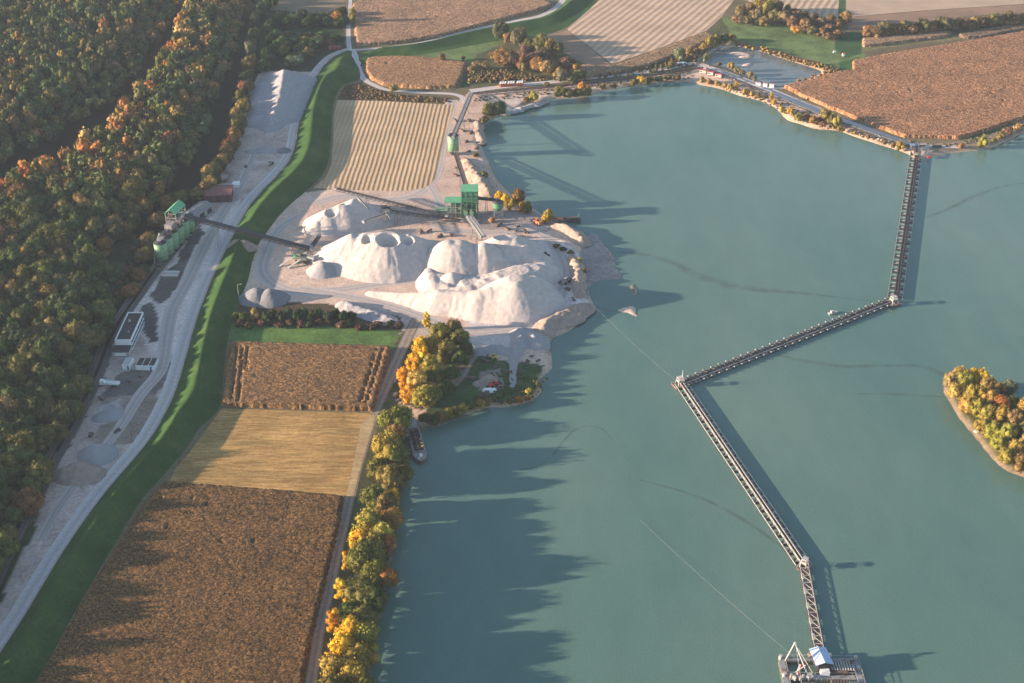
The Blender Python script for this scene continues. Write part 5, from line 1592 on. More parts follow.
# railway siding
mrail = simple('rail_steel', (0.20, 0.17, 0.16), 0.5, 0.2, 1)
mball = simple('ballast', (0.12, 0.105, 0.10), 0.95, 0.35, 2.5)
for k, off_ in enumerate((0, 5.0)):
    base_px = [(206,214),(190,232),(176,250),(163,266),(152,280),(141,296),(128,315),(114,340),(104,366),(93,392),(80,418),(66,444),(50,474),(32,510),(12,552),(-10,600)]
    cpts = crom(atl(base_px), n=4)
    T = np.gradient(cpts, axis=0); T /= np.linalg.norm(T, axis=1)[:, None]
    cpts = cpts + np.stack([-T[:, 1], T[:, 0]], 1) * -off_
    strip('ballast_bed', cpts, [3.4], 0.075 + 0.01 * k, mball)
    sgn = np.stack([-T[:, 1], T[:, 0]], 1)
    rb = MB()
    for s in (-0.72, 0.72):
        q = cpts + sgn * s
        for i in range(len(q) - 1):
            rb.bar((q[i][0], q[i][1], 0.17), (q[i + 1][0], q[i + 1][1], 0.17), 0.14, 0.16)
    rr_ = rb.build('railway_rails', mrail)
    tag(rr_, ['rusty siding rails on the forest side of the silo row', 'rusty siding rails nearer the works yard in front of the silo row'][k], 'rails')

# office block
OF0 = at(124.5, 350); OF1 = at(137, 322.5)
oa = math.atan2(OF1[1] - OF0[1], OF1[0] - OF0[0])
oL = math.hypot(OF1[1] - OF0[1], OF1[0] - OF0[0])
off = empty('office_block', ((OF0[0] + OF1[0]) / 2, (OF0[1] + OF1[1]) / 2, 0), oa, 'white flat-roofed office block with blue window bands beside the railway siding', 'building')
oL = 29.0
b = MB(); b.box((0, 0, 2.9), (oL, 8.2, 5.8)); b.build('wall', m_white, off)
b = MB(); b.box((0, 0, 5.86), (oL - 1.0, 7.2, 0.12)); b.build('roof', m_tar, off)
b = MB()
for s in (-1, 1):
    b.box((0, s * 3.95, 6.05), (oL + 0.3, 0.45, 0.5)); b.box((s * (oL / 2 - 0.1), 0, 6.052), (0.45, 7.4, 0.5))
b.build('parapet', m_white, off)
for lev in (1.7, 4.3):
    for i in range(8):
        cxw = -oL / 2 + (i + 0.5) * oL / 8
        wn = MB(); wn.box((cxw, -4.13, lev), (2.5, 0.1, 1.3)); wo_ = wn.build('window', m_glass, off)
        wn = MB(); wn.box((cxw + 1.55, -4.14, lev), (0.5, 0.12, 1.3)); wn.box((cxw, -4.15, lev - 0.72), (3.0, 0.16, 0.14)); wn.build('blue_panel', m_blue, wo_)
b = MB(); b.box((-oL / 2 - 3.6, 0.2, 1.5), (6.8, 8.8, 3.0)); b.build('annexe', m_conc, off)
b = MB(); b.box((-oL / 2 - 3.6, 0.2, 3.06), (6.9, 9.0, 0.14)); b.build('annexe_roof', m_tar, off)
b = MB(); b.box((-oL / 2 - 7.05, 0.2, 1.6), (0.12, 6.0, 1.6)); b.build('annexe_window', m_white, off)
b = MB()
b.box((-oL / 2 + 6, 4.9, 2.8), (12.5, 1.5, 0.14)); 
for i in range(6):
    b.box((-oL / 2 + 0.5 + i * 2.2, 5.6, 1.4), (0.14, 0.14, 2.8))
b.build('canopy', m_pale, off)
b = MB(); b.box((5, 1, 6.4), (1.2, 1.2, 1.0)); b.box((-6, -1, 6.25), (0.8, 0.8, 0.7)); b.build('roof_vent', m_pale, off)
def cabin(px, py, L, W, H, rz, label, nroof=1, roofm=None):
    x, y, _ = at(px, py)
    r = empty('site_cabin', (x, y, 0), rz, label, 'cabin')
    b = MB(); b.box((0, 0, H / 2), (L, W, H)); b.build('wall', m_white, r)
    for i in range(nroof):
        b = MB(); b.box((-L / 2 + (i + 0.5) * L / nroof, 0, H + 0.08), (L / nroof - 0.5, W - 0.5, 0.16)); b.build('roof_panel', roofm or m_tar, r)
    b = MB(); b.box((L * 0.3, -W / 2 - 0.04, H * 0.4), (0.9, 0.1, H * 0.78)); b.build('door', m_blue, r)
    return r
cabin(128.5, 366, 3.8, 7.5, 3.0, R(-5), 'small white site cabin between the office annexe and the wider cabin', 1, m_pale)
cabin(147.5, 366.5, 9.6, 7.4, 2.8, R(-3), 'wide white site cabin with three dark roof panels beside the road', 3)
x, y, _ = at(124, 362)
b = MB(); b.box((0, 0, 1.0), (2.2, 4.5, 1.5), taper=0.86); b.box((0, -0.2, 2.0), (1.9, 2.4, 0.7), taper=0.8); o = b.build('parked_car', m_steel); o.location = (x, y, 0); tag(o, 'grey parked car beside the small white site cabin', 'car')

# white truck
x, y, _ = at(109, 385.5)
tk = empty('dump_truck', (x, y, 0), R(-6), 'white parked truck with a long pale flatbed on the bare works yard', 'truck')
b = MB(); b.box((-3.3, 0, 1.9), (2.2, 2.5, 2.3), taper=0.88); b.build('cab', m_white, tk)
b = MB(); b.box((-4.35, 0, 2.2), (0.1, 2.0, 0.9)); b.build('windscreen', m_glass, tk)
b = MB(); b.box((1.8, 0, 1.35), (7.4, 2.6, 0.3)); b.box((1.8, 1.25, 1.8), (7.4, 0.12, 0.8)); b.box((1.8, -1.25, 1.8), (7.4, 0.12, 0.8)); b.box((-1.9, 0, 2.0), (0.14, 2.6, 1.5)); b.build('flatbed', m_white, tk)
b = MB(); b.box((0, 0, 0.8), (9, 1.0, 0.35)); b.build('chassis', m_dsteel, tk)
for wx__ in (-3.3, 2.2, 3.6):
    for wy__ in (-1.05, 1.05):
        b = MB(); b.tube((wx__, wy__ - 0.18, 0.5), (wx__, wy__ + 0.18, 0.5), 0.5, n=12); b.build('wheel', m_tyre, tk)

# ------------------------------------------------------------------ green screening plant
gx, gy, _ = at(469.5, 219)
pl_ = empty('screening_plant', (gx, gy, 0), R(-2), 'tall green screening tower with flat green roofs and open steel frame', 'plant building')
WX = 9.2
DY = 9.5
b = MB()
for ix in (-WX / 2, -WX / 6, WX / 6, WX / 2):
    for iy in (0.2, DY / 2, DY):
        b.box((ix, iy, 9), (0.35, 0.35, 18.6))
for zz in (3.0, 6.5, 10, 13.5):
    for iy in (0.2, DY):
        b.box((0, iy, zz), (WX, 0.3, 0.3))
    for ix in (-WX / 2, WX / 2):
        b.box((ix, DY / 2, zz), (0.3, DY, 0.3))
for k in range(3):
    b.bar((-WX / 2, 0.2, 3 + 3.5 * k), (-WX / 6, 0.2, 6.5 + 3.5 * k), 0.2)
    b.bar((WX / 6, 0.2, 6.5 + 3.5 * k), (WX / 2, 0.2, 3 + 3.5 * k), 0.2)
b.build('frame', m_green, pl_)
b = MB(); b.box((0, DY / 2, 16.0), (WX - 0.4, DY - 0.4, 4.6)); b.build('wall', m_green, pl_)
b = MB(); b.box((0, DY / 2 + 0.5, 11.7), (WX - 0.9, DY - 2, 3.0)); b.build('lower_wall', m_dgreen, pl_)
b = MB()
for i in range(4):
    b.box((-WX / 2 + 1.4 + i * 2.1, 0.14, 15.0), (1.2, 0.1, 1.0))
b.build('window', m_glass, pl_)
b = MB(); b.box((0, DY / 2, 18.6), (WX + 1.2, DY + 1.2, 0.4)); b.build('roof', m_greenroof, pl_)
b = MB(); b.box((0, DY / 2, 7.6), (WX - 1.6, DY - 1.6, 3.6)); b.box((-1.5, 3.5, 4.3), (3.2, 3.4, 2.0)); b.tube((2, 2, 5.5), (2.5, 7, 7), 1.0); b.box((2.6, 3.6, 3.6), (2.2, 3, 1.6)); b.build('screens', m_dsteel, pl_)
for s in (-2.2, 1.4):
    b = MB(); b.box((s, -0.2, 4.0), (2.0, 2.2, 2.0), taper=1.2); b.box((s, -0.2, 2.4), (0.9, 0.9, 1.3), taper=2.0); b.build('chute_bin', m_greenl, pl_)
# west wing
b = MB()
for ix in (-14.5, -11.5, -8.5, -5.4):
    for iy in (1.2, 4.5, 8):
        b.box((ix, iy, 5.2), (0.3, 0.3, 10.6))
for zz in (3.4, 7.0):
    for iy in (1.2, 8):
        b.box((-10, iy, zz), (9.4, 0.25, 0.25))
    for ix in (-14.5, -5.4):
        b.box((ix, 4.5, zz), (0.25, 7, 0.25))
b.bar((-14.5, 1.2, 0), (-10, 1.2, 7), 0.2); b.bar((-10, 1.2, 7), (-5.4, 1.2, 0), 0.2)
b.build('wing_frame', m_pale, pl_)
b = MB(); b.box((-8.5, 4.6, 7.8), (5.4, 5.0, 3.6)); b.box((-12, 4.6, 4.4), (3.0, 3.4, 2.4)); b.tube((-13, 3, 6), (-7, 3, 5), 0.8); b.box((-7, 3, 3), (2.6, 3, 2.4)); b.build('wing_machinery', m_dgreen, pl_)
b = MB(); b.box((-10.0, 4.6, 10.7), (10.6, 8.4, 0.35)); b.build('wing_roof', m_greenroof, pl_)
b = MB()
for k in range(5):
    b.bar((5.2, 0.5 + (k % 2) * 7, 0.2 + k * 3.4), (5.2, 7.5 - (k % 2) * 7, 3.6 + k * 3.4), 0.8, 0.15, up=(1, 0, 0.01))
b.build('stair', m_steel, pl_)
x, y, _ = at(441.5, 215)
r_ = empty('control_hut', (x, y, 0), R(-2), 'small green control hut with a pale green roof west of the screening plant', 'hut')
b = MB(); b.box((0, 0, 1.9), (6.6, 4.2, 3.8)); b.build('wall', m_green, r_)
b = MB(); b.box((0, 0, 3.9), (7.2, 4.8, 0.22)); b.build('roof', m_greenl, r_)
b = MB(); b.box((-1.5, -2.13, 2.3), (2.2, 0.08, 1.2)); b.build('window', m_glass, r_)
b = MB(); b.box((1.9, -2.13, 1.1), (1.0, 0.08, 2.1)); b.build('door', m_white, r_)
# small hopper tower east
x, y, _ = at(498.3, 218.5)
r_ = empty('hopper_tower', (x, y, 0), 0.1, 'small green hopper on four pale legs east of the screening plant', 'hopper')
b = MB(); b.tube((0, 0, 7.8), (0, 0, 11.0), 3.3, 3.3, 20); b.tube((0, 0, 5.0), (0, 0, 7.8), 0.8, 3.3, 20); b.build('bin', m_green, r_)
b = MB(); b.tube((0, 0, 11.0), (0, 0, 11.9), 3.5, 2.6, 20); b.box((0, 0, 12.4), (2.4, 2, 1.4)); b.build('cap', m_dsteel, r_)
for sx_ in (-1, 1):
    for sy_ in (-1, 1):
        b = MB(); b.bar((sx_ * 2.5, sy_ * 2.5, -0.2), (sx_ * 2.3, sy_ * 2.3, 8.2), 0.4); b.build('leg', m_pale, r_)
b = MB()
for zz in (2.5, 5.0):
    b.box((0, 2.4, zz), (5, 0.2, 0.2)); b.box((0, -2.4, zz), (5, 0.2, 0.2)); b.box((2.4, 0, zz), (0.2, 4.6, 0.2)); b.box((-2.4, 0, zz), (0.2, 4.6, 0.2))
b.bar((-2.4, -2.4, 0), (2.4, -2.4, 5), 0.18)
b.build('brace', m_pale, r_)
# round silo
x, y, _ = at(453.5, 154)
r_ = empty('round_silo', (x, y, 0), 0, 'single round green silo on a dark base beside the striped stubble field', 'silo')
b = MB(); b.tube((0, 0, 2.8), (0, 0, 13.6), 3.7, 3.7, 28); o = b.build('shell', m_greenl, r_, True)
for p in o.data.polygons:
    p.use_smooth = abs(p.normal.z) < 0.5
b = MB()
for zz in (5, 8, 11, 13.3):
    b.tube((0, 0, zz), (0, 0, zz + 0.15), 3.78, 3.78, 28)
b.build('hoop', m_green, r_)
b = MB(); b.tube((0, 0, 0), (0, 0, 2.8), 2.0, 3.6, 16); b.build('base', m_dsteel, r_)
b = MB(); b.box((0, 0, 14.2), (4.6, 2.6, 1.0)); b.tube((0, 0, 13.6), (0, 0, 14), 3.7, 2.5, 20); b.build('head', m_dsteel, r_)
b = MB()
for i in range(20):
    a_ = i * math.pi / 10
    b.bar((3.6 * math.cos(a_), 3.6 * math.sin(a_), 13.6), (3.6 * math.cos(a_), 3.6 * math.sin(a_), 14.7), 0.08)
b.build('railing', m_steel, r_)
# hopper under the long conveyor
x, y, _ = at(303, 262)
r_ = empty('feed_hopper', (x, y, 0), R(-25), 'green mobile crusher with two pale ramps under the end of the conveyor bridge', 'crusher')
b = MB(); b.box((0, 0, 3.0), (7, 3.4, 1.8), taper=1.15); b.box((-2, 0.2, 4.6), (2.5, 2.2, 1.4)); b.build('body', m_hull, r_)
b = MB(); b.box((-4.4, 0.1, 2.8), (1.8, 3.6, 2.4)); b.build('side_panel', m_green, r_)
for s in (-1.4, 1.4):
    b = MB(); b.bar((-3.2 + s * 2, -1.5, 2.4), (-6.2 + s * 2, -10.5, 0.3), 1.3, 0.3); b.build('ramp', m_pale, r_)
for s in (-1, 1):
    b = MB(); b.box((0, s * 1.5, 0.6), (8, 0.8, 1.2)); b.build('track', m_dsteel, r_)
b = MB(); b.box((5.8, 0, 4.2), (4.5, 2.0, 1.2)); b.box((4.5, 0.8, 2), (0.3, 0.3, 4)); b.box((7.2, -0.8, 2), (0.3, 0.3, 4)); b.build('discharge', m_steel, r_)
x, y, _ = at(385, 219)
r_ = empty('stacker_drive', (x, y, 0), 0.4, 'tangle of pale lattice drive gear where the stackers meet above the sand heaps', 'machine')
b = MB()
for s in (-2, 2):
    for t in (-1.6, 1.6):
        b.bar((s, t, 0), (s * 0.7, t * 0.7, 7.5), 0.3)
for zz in (2.5, 5, 7.3):
    b.box((0, 1.4, zz), (3.6, 0.2, 0.2)); b.box((0, -1.4, zz), (3.6, 0.2, 0.2)); b.box((1.6, 0, zz), (0.2, 3, 0.2)); b.box((-1.6, 0, zz), (0.2, 3, 0.2))
b.build('tower', m_pale, r_)
b = MB(); b.box((0, 0, 8.0), (3.4, 2.6, 1.4)); b.box((3, 0.5, 6.6), (1.6, 1.6, 1.4)); b.build('drive', m_dsteel, r_)
b = MB(); b.bar((0, 0, 7.6), (1.0, -9, 3.5), 1.0, 0.3); b.build('boom', m_pale, r_)
# ------------------------------------------------------------------ floating conveyor
def floating(name, pa, pb, width, label, style, n_p, deck_z=2.6, side=True):
    A = Vector(at(pa[0], pa[1], WL)); B = Vector(at(pb[0], pb[1], WL))
    root = empty(name, tuple(A), math.atan2(B.y - A.y, B.x - A.x), label, 'floating conveyor')
    L = (B - A).length
    z0 = 0.0
    # belt truss
    tb = MB()
    bw = 1.5 if style != 'gallery' else 3.4
    ht = 0.8 if style != 'gallery' else 0.9
    for s in (-1, 1):
        for zz in (deck_z - 0.2, deck_z - 0.2 + ht):
            tb.bar((0, s * bw / 2, zz), (L, s * bw / 2, zz), 0.22)
    n = int(L / 4.2)
    for i in range(n):
        x0_, x1_ = i * L / n, (i + 1) * L / n
        for s in (-1, 1):
            lo, hi = (deck_z - 0.2, deck_z - 0.2 + ht) if i % 2 else (deck_z - 0.2 + ht, deck_z - 0.2)
            tb.bar((x0_, s * bw / 2, lo), (x1_, s * bw / 2, hi), 0.14)
        tb.bar((x0_, -bw / 2, deck_z - 0.2), (x0_, bw / 2, deck_z - 0.2), 0.16)
        if style == 'gallery':
            tb.bar((x0_, -bw / 2, deck_z + ht - 0.2), (x0_, bw / 2, deck_z + ht - 0.2), 0.22)
            tb.bar((x0_, -bw / 2, deck_z + ht - 0.2), (x1_, bw / 2, deck_z + ht - 0.2), 0.14)
    tb.build('truss', {'rail': m_pale, 'dark': m_dsteel, 'frame': m_rustd, 'gallery': m_pale}[style], root)
    b = MB(); b.box((L / 2, 0.0 if style != 'gallery' else 0.6, deck_z + ht * 0.35), (L, bw * (0.72 if style != 'gallery' else 0.45), 0.16)); b.build('belt', m_belt if style != 'gallery' else m_rust, root)
    if style == 'gallery':
        b = MB(); b.box((L / 2, -1.2, deck_z + 0.1), (L, 1.0, 0.1)); b.box((L / 2, -1.72, deck_z + 0.8), (L, 0.1, 0.1)); b.build('walkway', m_pale, root)
        for i in range(n_p):
            px_ = (i + 0.5) * L / n_p
            b = MB(); b.box((px_, 0, 0.35), (5, 4.2, 1.5)); b.build('pontoon', m_dsteel, root)
            b = MB(); b.bar((px_, -1.6, 0.8), (px_, -1.6, deck_z), 0.25); b.bar((px_, 1.6, 0.8), (px_, 1.6, deck_z), 0.25); b.build('stand', m_pale, root)
        return root
    wy = width / 2
    # outer rails and cross frames
    b = MB()
    for s in (-1, 1):
        b.bar((0, s * wy, 1.1), (L, s * wy, 1.1), 0.26 if style == 'rail' else 0.20, 0.26)
    b.build('side_rail', m_pale if style != 'dark' else m_steel, root)
    b = MB()
    b.box((L / 2, bw / 2 + 0.6, deck_z + 0.1), (L, 0.8, 0.1)); b.build('walkway', m_steel if style != 'frame' else m_rust, root)
    for i in range(n_p):
        px_ = (i + 0.5) * L / n_p
        for s in (-1, 1):
            p = MB()
            p.box((px_, s * (wy - 1.0), 0.25), (L / n_p * (0.42 if style != 'dark' else 0.62), 1.5, 1.1))
            o = p.build('pontoon', m_dsteel, root)
        c_ = MB()
        c_.bar((px_ - L / n_p * 0.42, -wy, 1.0), (px_ - L / n_p * 0.42, wy, 1.0), 0.22)
        c_.bar((px_ + L / n_p * 0.1, -wy, 1.0), (px_ + L / n_p * 0.1, wy, 1.0), 0.16)
        for s in (-1, 1):
            c_.bar((px_, s * wy * 0.7, 0.8), (px_, s * bw / 2, deck_z), 0.2)
            if style == 'dark':
                c_.box((px_ + 0.3, s * (wy + 0.1), 1.35), (0.7, 0.5, 0.6))
        c_.build('cross_frame', m_pale if style != 'dark' else m_pale, root)
    return root
floating('floating_conveyor', (916.5,152.5), (894.5,300), 8.0, 'northern leg of the floating conveyor with ladder-like pale frames beside its belt', 'frame', 22, 1.2)
floating('floating_conveyor', (893,301.5), (681,385.5), 6.2, 'dark middle leg of the floating conveyor between its two bends', 'dark', 30, 1.4)
floating('floating_conveyor', (681,385), (803,566), 6.6, 'southern leg of the floating conveyor with two thin pale side rails', 'rail', 24, 1.2)
floating('floating_conveyor', (803,564), (819.5,655), 4.0, 'last short gallery leg of the floating conveyor ending at the dredger', 'gallery', 6, 0.9)
# shore ramp onto the first leg
conveyor('belt_conveyor', P3(917,146,2.2), P3(916.4,154,1.8), 1.8, 1.2, 'short rusty ramp conveyor joining the shore to the floating line', [0.2], m_tr=m_rust)
def joint(px, py, label, r=4.0, mast=True, rot=0.4):
    A = at(px, py, WL)
    root = empty('transfer_raft', A, rot, label, 'raft')
    b = MB(); b.box((0, 0, 0.35), (r * 2, r * 1.6, 1.3)); b.build('hull', m_rust, root)
    b = MB()
    for s in (-1, 1):
        for t in (-1, 1):
            b.bar((s * r * 0.6, t * r * 0.5, 1.0), (s * r * 0.35, t * r * 0.3, 5.0), 0.28)
    b.box((0, 0, 5.0), (r * 0.9, r * 0.8, 0.3)); b.box((0, 0, 3.2), (r * 0.8, r * 0.7, 1.2), taper=1.3)
    b.build('transfer_tower', m_pale, root)
    b = MB()
    for s in (-1, 1):
        b.box((0, s * r * 0.78, 1.6), (r * 2, 0.08, 0.08))
        for i in range(7):
            b.box((-r + i * r / 3, s * r * 0.78, 1.3), (0.08, 0.08, 0.8))
    b.build('railing', m_pale, root)
    if mast:
        b = MB(); b.tube((r * 0.3, 0, 5), (r * 0.3, 0, 9), 0.12, 0.06, 6); b.build('mast', m_white, root)
    return root
joint(893, 304.5, 'rusty transfer raft at the northern bend of the floating conveyor', 3.4, False)
joint(680, 386, 'pale transfer raft with a mast at the western bend of the floating conveyor', 3.4)
joint(804, 568, 'pale transfer raft where the gallery leg begins', 2.8, False, 1.0)
# little work boat by the middle leg
x, y, z = at(833, 313.5, WL)
b = MB(); b.box((0, 0, 0.3), (5, 1.8, 0.9), taper=1.15); b.box((-0.6, 0, 1.3), (1.6, 1.3, 1.2)); o = b.build('work_boat', m_pale); o.location = (x, y, z); o.rotation_euler = (0, 0, 0.35); tag(o, 'tiny pale work boat moored along the dark middle leg', 'boat')
# cables
def cable(pa, za, pb, zb, sag, label):
    A, B = Vector(at(*pa, za)), Vector(at(*pb, zb))
    b = MB()
    pr = None
    for i in range(25):
        t = i / 24
        p = A.lerp(B, t) - Vector((0, 0, sag * 4 * t * (1 - t)))
        if pr is not None:
            b.bar(pr, p, 0.025)
        pr = p
    o = b.build('mooring_cable', m_pale)
    tag(o, label, 'cable')
cable((594,306), 1.5, (680,384), 2.5, 1.2, 'thin pale cable from the sandy point to the western bend of the floating conveyor')
cable((640,520), -1.2, (795,658), 3.0, 1.0, 'thin pale cable running northwest from the dredger across open water')

# ------------------------------------------------------------------ dredger
ox, oy, _ = at(819, 668, WL)
dr = empty('dredger', (ox, oy, WL), R(-1), 'large floating dredger with a pale blue gabled roof, A-frame and rusty machinery', 'dredger')
sc_ = 2.6
Wd = 27.0
# pontoon frame: back beam, sides, front beams
for nm, c_, d_ in (('pontoon', (0, 3.0, 0.5), (Wd, 2.4, 1.9)), ('pontoon', (-Wd / 2 - 0.4, -9.5, 0.5), (2.6, 24, 1.9)), ('pontoon', (Wd / 2 + 0.4, -9.5, 0.5), (2.6, 24, 1.9)), ('pontoon', (0, -6.6, 0.5), (Wd - 2, 3.0, 1.9)), ('pontoon', (0, -20.5, 0.5), (Wd, 3.6, 1.9))):
    b = MB(); b.box(c_, d_); o = b.build(nm, m_hull, dr)
    b = MB(); b.box((c_[0], c_[1], 1.5), (d_[0] - 0.3, d_[1] - 0.5, 0.12)); b.build('deck', m_steel, o)
    b = MB()
    hx_, hy_ = d_[0] / 2, d_[1] / 2
    for s in (-1, 1):
        if d_[0] > d_[1]:
            b.box((c_[0], c_[1] + s * hy_, 2.6), (d_[0], 0.1, 0.1))
            for i in range(int(d_[0] / 2) + 1):
                b.box((c_[0] - hx_ + i * 2, c_[1] + s * hy_, 2.0), (0.1, 0.1, 1.1))
        else:
            b.box((c_[0] + s * hx_, c_[1], 2.6), (0.1, d_[1], 0.1))
            for i in range(int(d_[1] / 2) + 1):
                b.box((c_[0] + s * hx_, c_[1] - hy_ + i * 2, 2.0), (0.1, 0.1, 1.1))
    b.build('railing', m_pale, o)
b = MB(); b.gable((0.3, 0.3, 5.6), 8.4, 6.0, 1.0, R(98), 0.3, 0.2); b.build('house_roof', m_bluesheet, dr)
b = MB(); b.box((0.6, -0.2, 3.5), (5.2, 7.2, 4.0), R(8)); b.build('house', m_dsteel, dr)
b = MB(); b.box((1.1, -4.6, 2.4), (3.4, 2.6, 1.8)); b.build('cabin', m_white, dr)
b = MB()
b.bar((-12.5, 2.2, 1.4), (-9.6, 3.0, 9.5), 0.45); b.bar((-5.2, -5.5, 1.4), (-9.4, 3.0, 9.5), 0.45); b.bar((-11.5, -5.5, 1.4), (-6.0, -3.4, 4.5), 0.3)
b.tube((-9.9, 3.0, 9.5), (-9.2, 3.0, 9.5), 0.6)
b.build('a_frame', m_pale, dr)
b = MB(); b.bar((-9.3, 2.6, 9.2), (-3.0, -6, 2.0), 0.2); b.bar((-9.3, 2.6, 9.2), (-8.6, -14, 2), 0.14); b.build('stay', m_pale, dr)
b = MB(); b.bar((-7.4, -0.8, 2.2), (-9.6, -6.2, 2.2), 0.9, 0.5); b.build('painted_beam', m_white, dr)
b = MB(); b.bar((-6.9, -0.7, 2.4), (-9.1, -6.1, 2.4), 0.35, 0.5); b.build('red_stripe', m_red, dr)
rr2 = random.Random(4)
b = MB()
for i in range(9):
    b.tube((3.9 + i * 1.05, 1.2, 2.2), (4.2 + i * 1.0, -3.8, 2.6), 0.34, n=8)
b.build('pump_pipes', m_pale, dr)
b = MB(); b.box((8, -1.6, 1.6), (10, 6.2, 0.5)); b.box((12, 0.5, 2.4), (1.4, 1.4, 1.6)); b.box((6.5, -4.6, 2.2), (6, 1.2, 1.2)); b.build('pump_deck', m_rust, dr)
b = MB()
for i in range(10):
    b.box((-12 + rr2.uniform(0, 8), -6.4 + rr2.uniform(-1.5, 1.0), 2.1), (rr2.uniform(0.6, 1.8), rr2.uniform(0.5, 1.4), rr2.uniform(0.8, 1.8)), rr2.uniform(0, 1))
b.build('winch', m_pale, dr)
b = MB()
for i in range(7):
    b.box((3 + i * 1.1, -11, 2.0), (0.6, 5, 1.2))
b.box((5, -15, 2.4), (8, 3, 2.4)); b.build('dewatering_screen', m_rust, dr)
b = MB(); b.box((-6, -13.5, 2.0), (5, 5, 2.4)); b.box((-5, -17, 2.6), (3, 2, 2.4)); b.build('engine_house', m_rust, dr)
b = MB(); b.box((10.6, -13.0, 2.2), (3, 6, 1.8)); b.build('tank', m_dgreen, dr)
for (cx_, cy_) in ((-14.2, 3.4), (14.2, 3.4), (4.6, 4.3), (14.2, -2), (-14.2, -6)):
    b = MB(); b.tube((cx_, cy_, 0.8), (cx_, cy_, 3.0), 0.7, n=10); b.build('bollard_winch', m_pale, dr)
b = MB(); b.tube((-1.6, 5.2, 0.6), (-2.6, 7.2, 0.6), 1.0, n=10); b.tube((3.0, 5.2, 0.6), (3.4, 7.4, 0.6), 1.0, n=10); b.box((0.4, 5.2, 2.6), (2.6, 3.0, 1.4)); b.build('coupling', m_rust, dr)

# ------------------------------------------------------------------ barge by the bank
A = Vector(at(411, 425, WL)); B = Vector(at(422, 464, WL))
ang = math.atan2(B.y - A.y, B.x - A.x)
bl = (B - A).length
bg_ = empty('barge', tuple(A), ang, 'old rusty cargo barge moored under the trees with its open hold to the sky', 'barge')
hw_ = 3.4
def hullpts(k, in_=0):
    return [(0 + in_, -hw_ * k + in_ * .3), (bl * 0.84, -hw_ * k + in_ * .3), (bl * 0.95, -hw_ * 0.7 * k), (bl - in_, -0.8 * k), (bl - in_, 0.8 * k), (bl * 0.95, hw_ * 0.7 * k), (bl * 0.84, hw_ * k - in_ * .3), (0 + in_, hw_ * k - in_ * .3)]
b = MB(); b.prism(hullpts(1), -0.4, 1.7); b.build('hull', m_rust, bg_)
b = MB(); b.prism([(p[0] * 0.99 + 0.1, p[1] * 0.95) for p in hullpts(1)], 1.705, 1.78); b.build('deck', simple('worn_deck', (0.30, 0.26, 0.25), 0.8, 0.3, 0.9, stain=(0.16, 0.10, 0.09)), bg_)
b = MB()
for s in (-1, 1):
    b.box((bl * 0.50, s * 2.5, 2.1), (bl * 0.56, 0.3, 0.9))
b.box((bl * 0.22, 0, 2.1), (0.3, 5.0, 0.9)); b.box((bl * 0.78, 0, 2.1), (0.3, 5.0, 0.9))
b.build('coaming', m_steel, bg_)
b = MB(); b.box((bl * 0.50, 0, 1.82), (bl * 0.55, 4.7, 0.06)); b.build('hold', m_dsteel, bg_)
b = MB(); b.box((bl * 0.5, 0, 2.35), (bl * 0.54, 0.5, 0.4))
for i in range(6):
    b.box((bl * (0.26 + i * 0.09), 0, 2.2), (0.35, 4.8, 0.35))
b.build('hold_beam', m_rust, bg_)
b = MB(); b.box((bl * 0.10, 0, 2.9), (4.0, 4.2, 2.4)); b.build('wheelhouse', m_conc, bg_)
b = MB(); b.box((bl * 0.88, 0.2, 2.2), (1.5, 1.4, 0.8)); b.box((bl * 0.93, -1, 2.1), (0.5, 0.5, 0.6)); b.build('anchor_winch', m_white, bg_)
b = MB()
for i in range(3):
    b.box((bl * (0.5 + 0.09 * i), 1.9, 2.5), (0.9, 0.8, 0.6))
b.build('deck_box', m_yel, bg_)
# jetty barge by the plant
x, y, z = at(565, 221, WL)
jb = empty('work_pontoon', (x, y, z), R(-3), 'dark work pontoon with rusty gear moored at the bank south of the golden tree', 'pontoon')
b = MB(); b.box((0, 0, 0.5), (19, 4.6, 1.6)); b.build('hull', m_dsteel, jb)
b = MB(); b.box((5, 0.3, 1.9), (6, 2.6, 1.3)); b.box((-3, 0.6, 1.8), (4, 2, 1.0)); b.tube((-8, 1, 1.8), (2, 1, 1.8), 0.4); b.build('gear', m_rust, jb)
b = MB()
for i in range(8):
    b.box((-9 + i * 2.6, 2.2, 1.8), (0.12, 0.12, 1.1))
b.box((0, 2.2, 2.3), (18.6, 0.1, 0.1)); b.bar((7, 0, 1.5), (8.6, 0.4, 5), 0.2); b.build('railing', m_pale, jb)
x, y, z = at(560, 225, 0)
b = MB(); b.box((0, 0, 0.5), (9, 0.9, 0.5)); b.box((0, 0.9, 0.4), (8, 0.5, 0.4)); o = b.build('gangplank', m_pale); o.location = (x, y, -0.5); o.rotation_euler = (0, 0, R(-8)); tag(o, 'pale gangplank lying on the bank beside the dark work pontoon', 'plank')

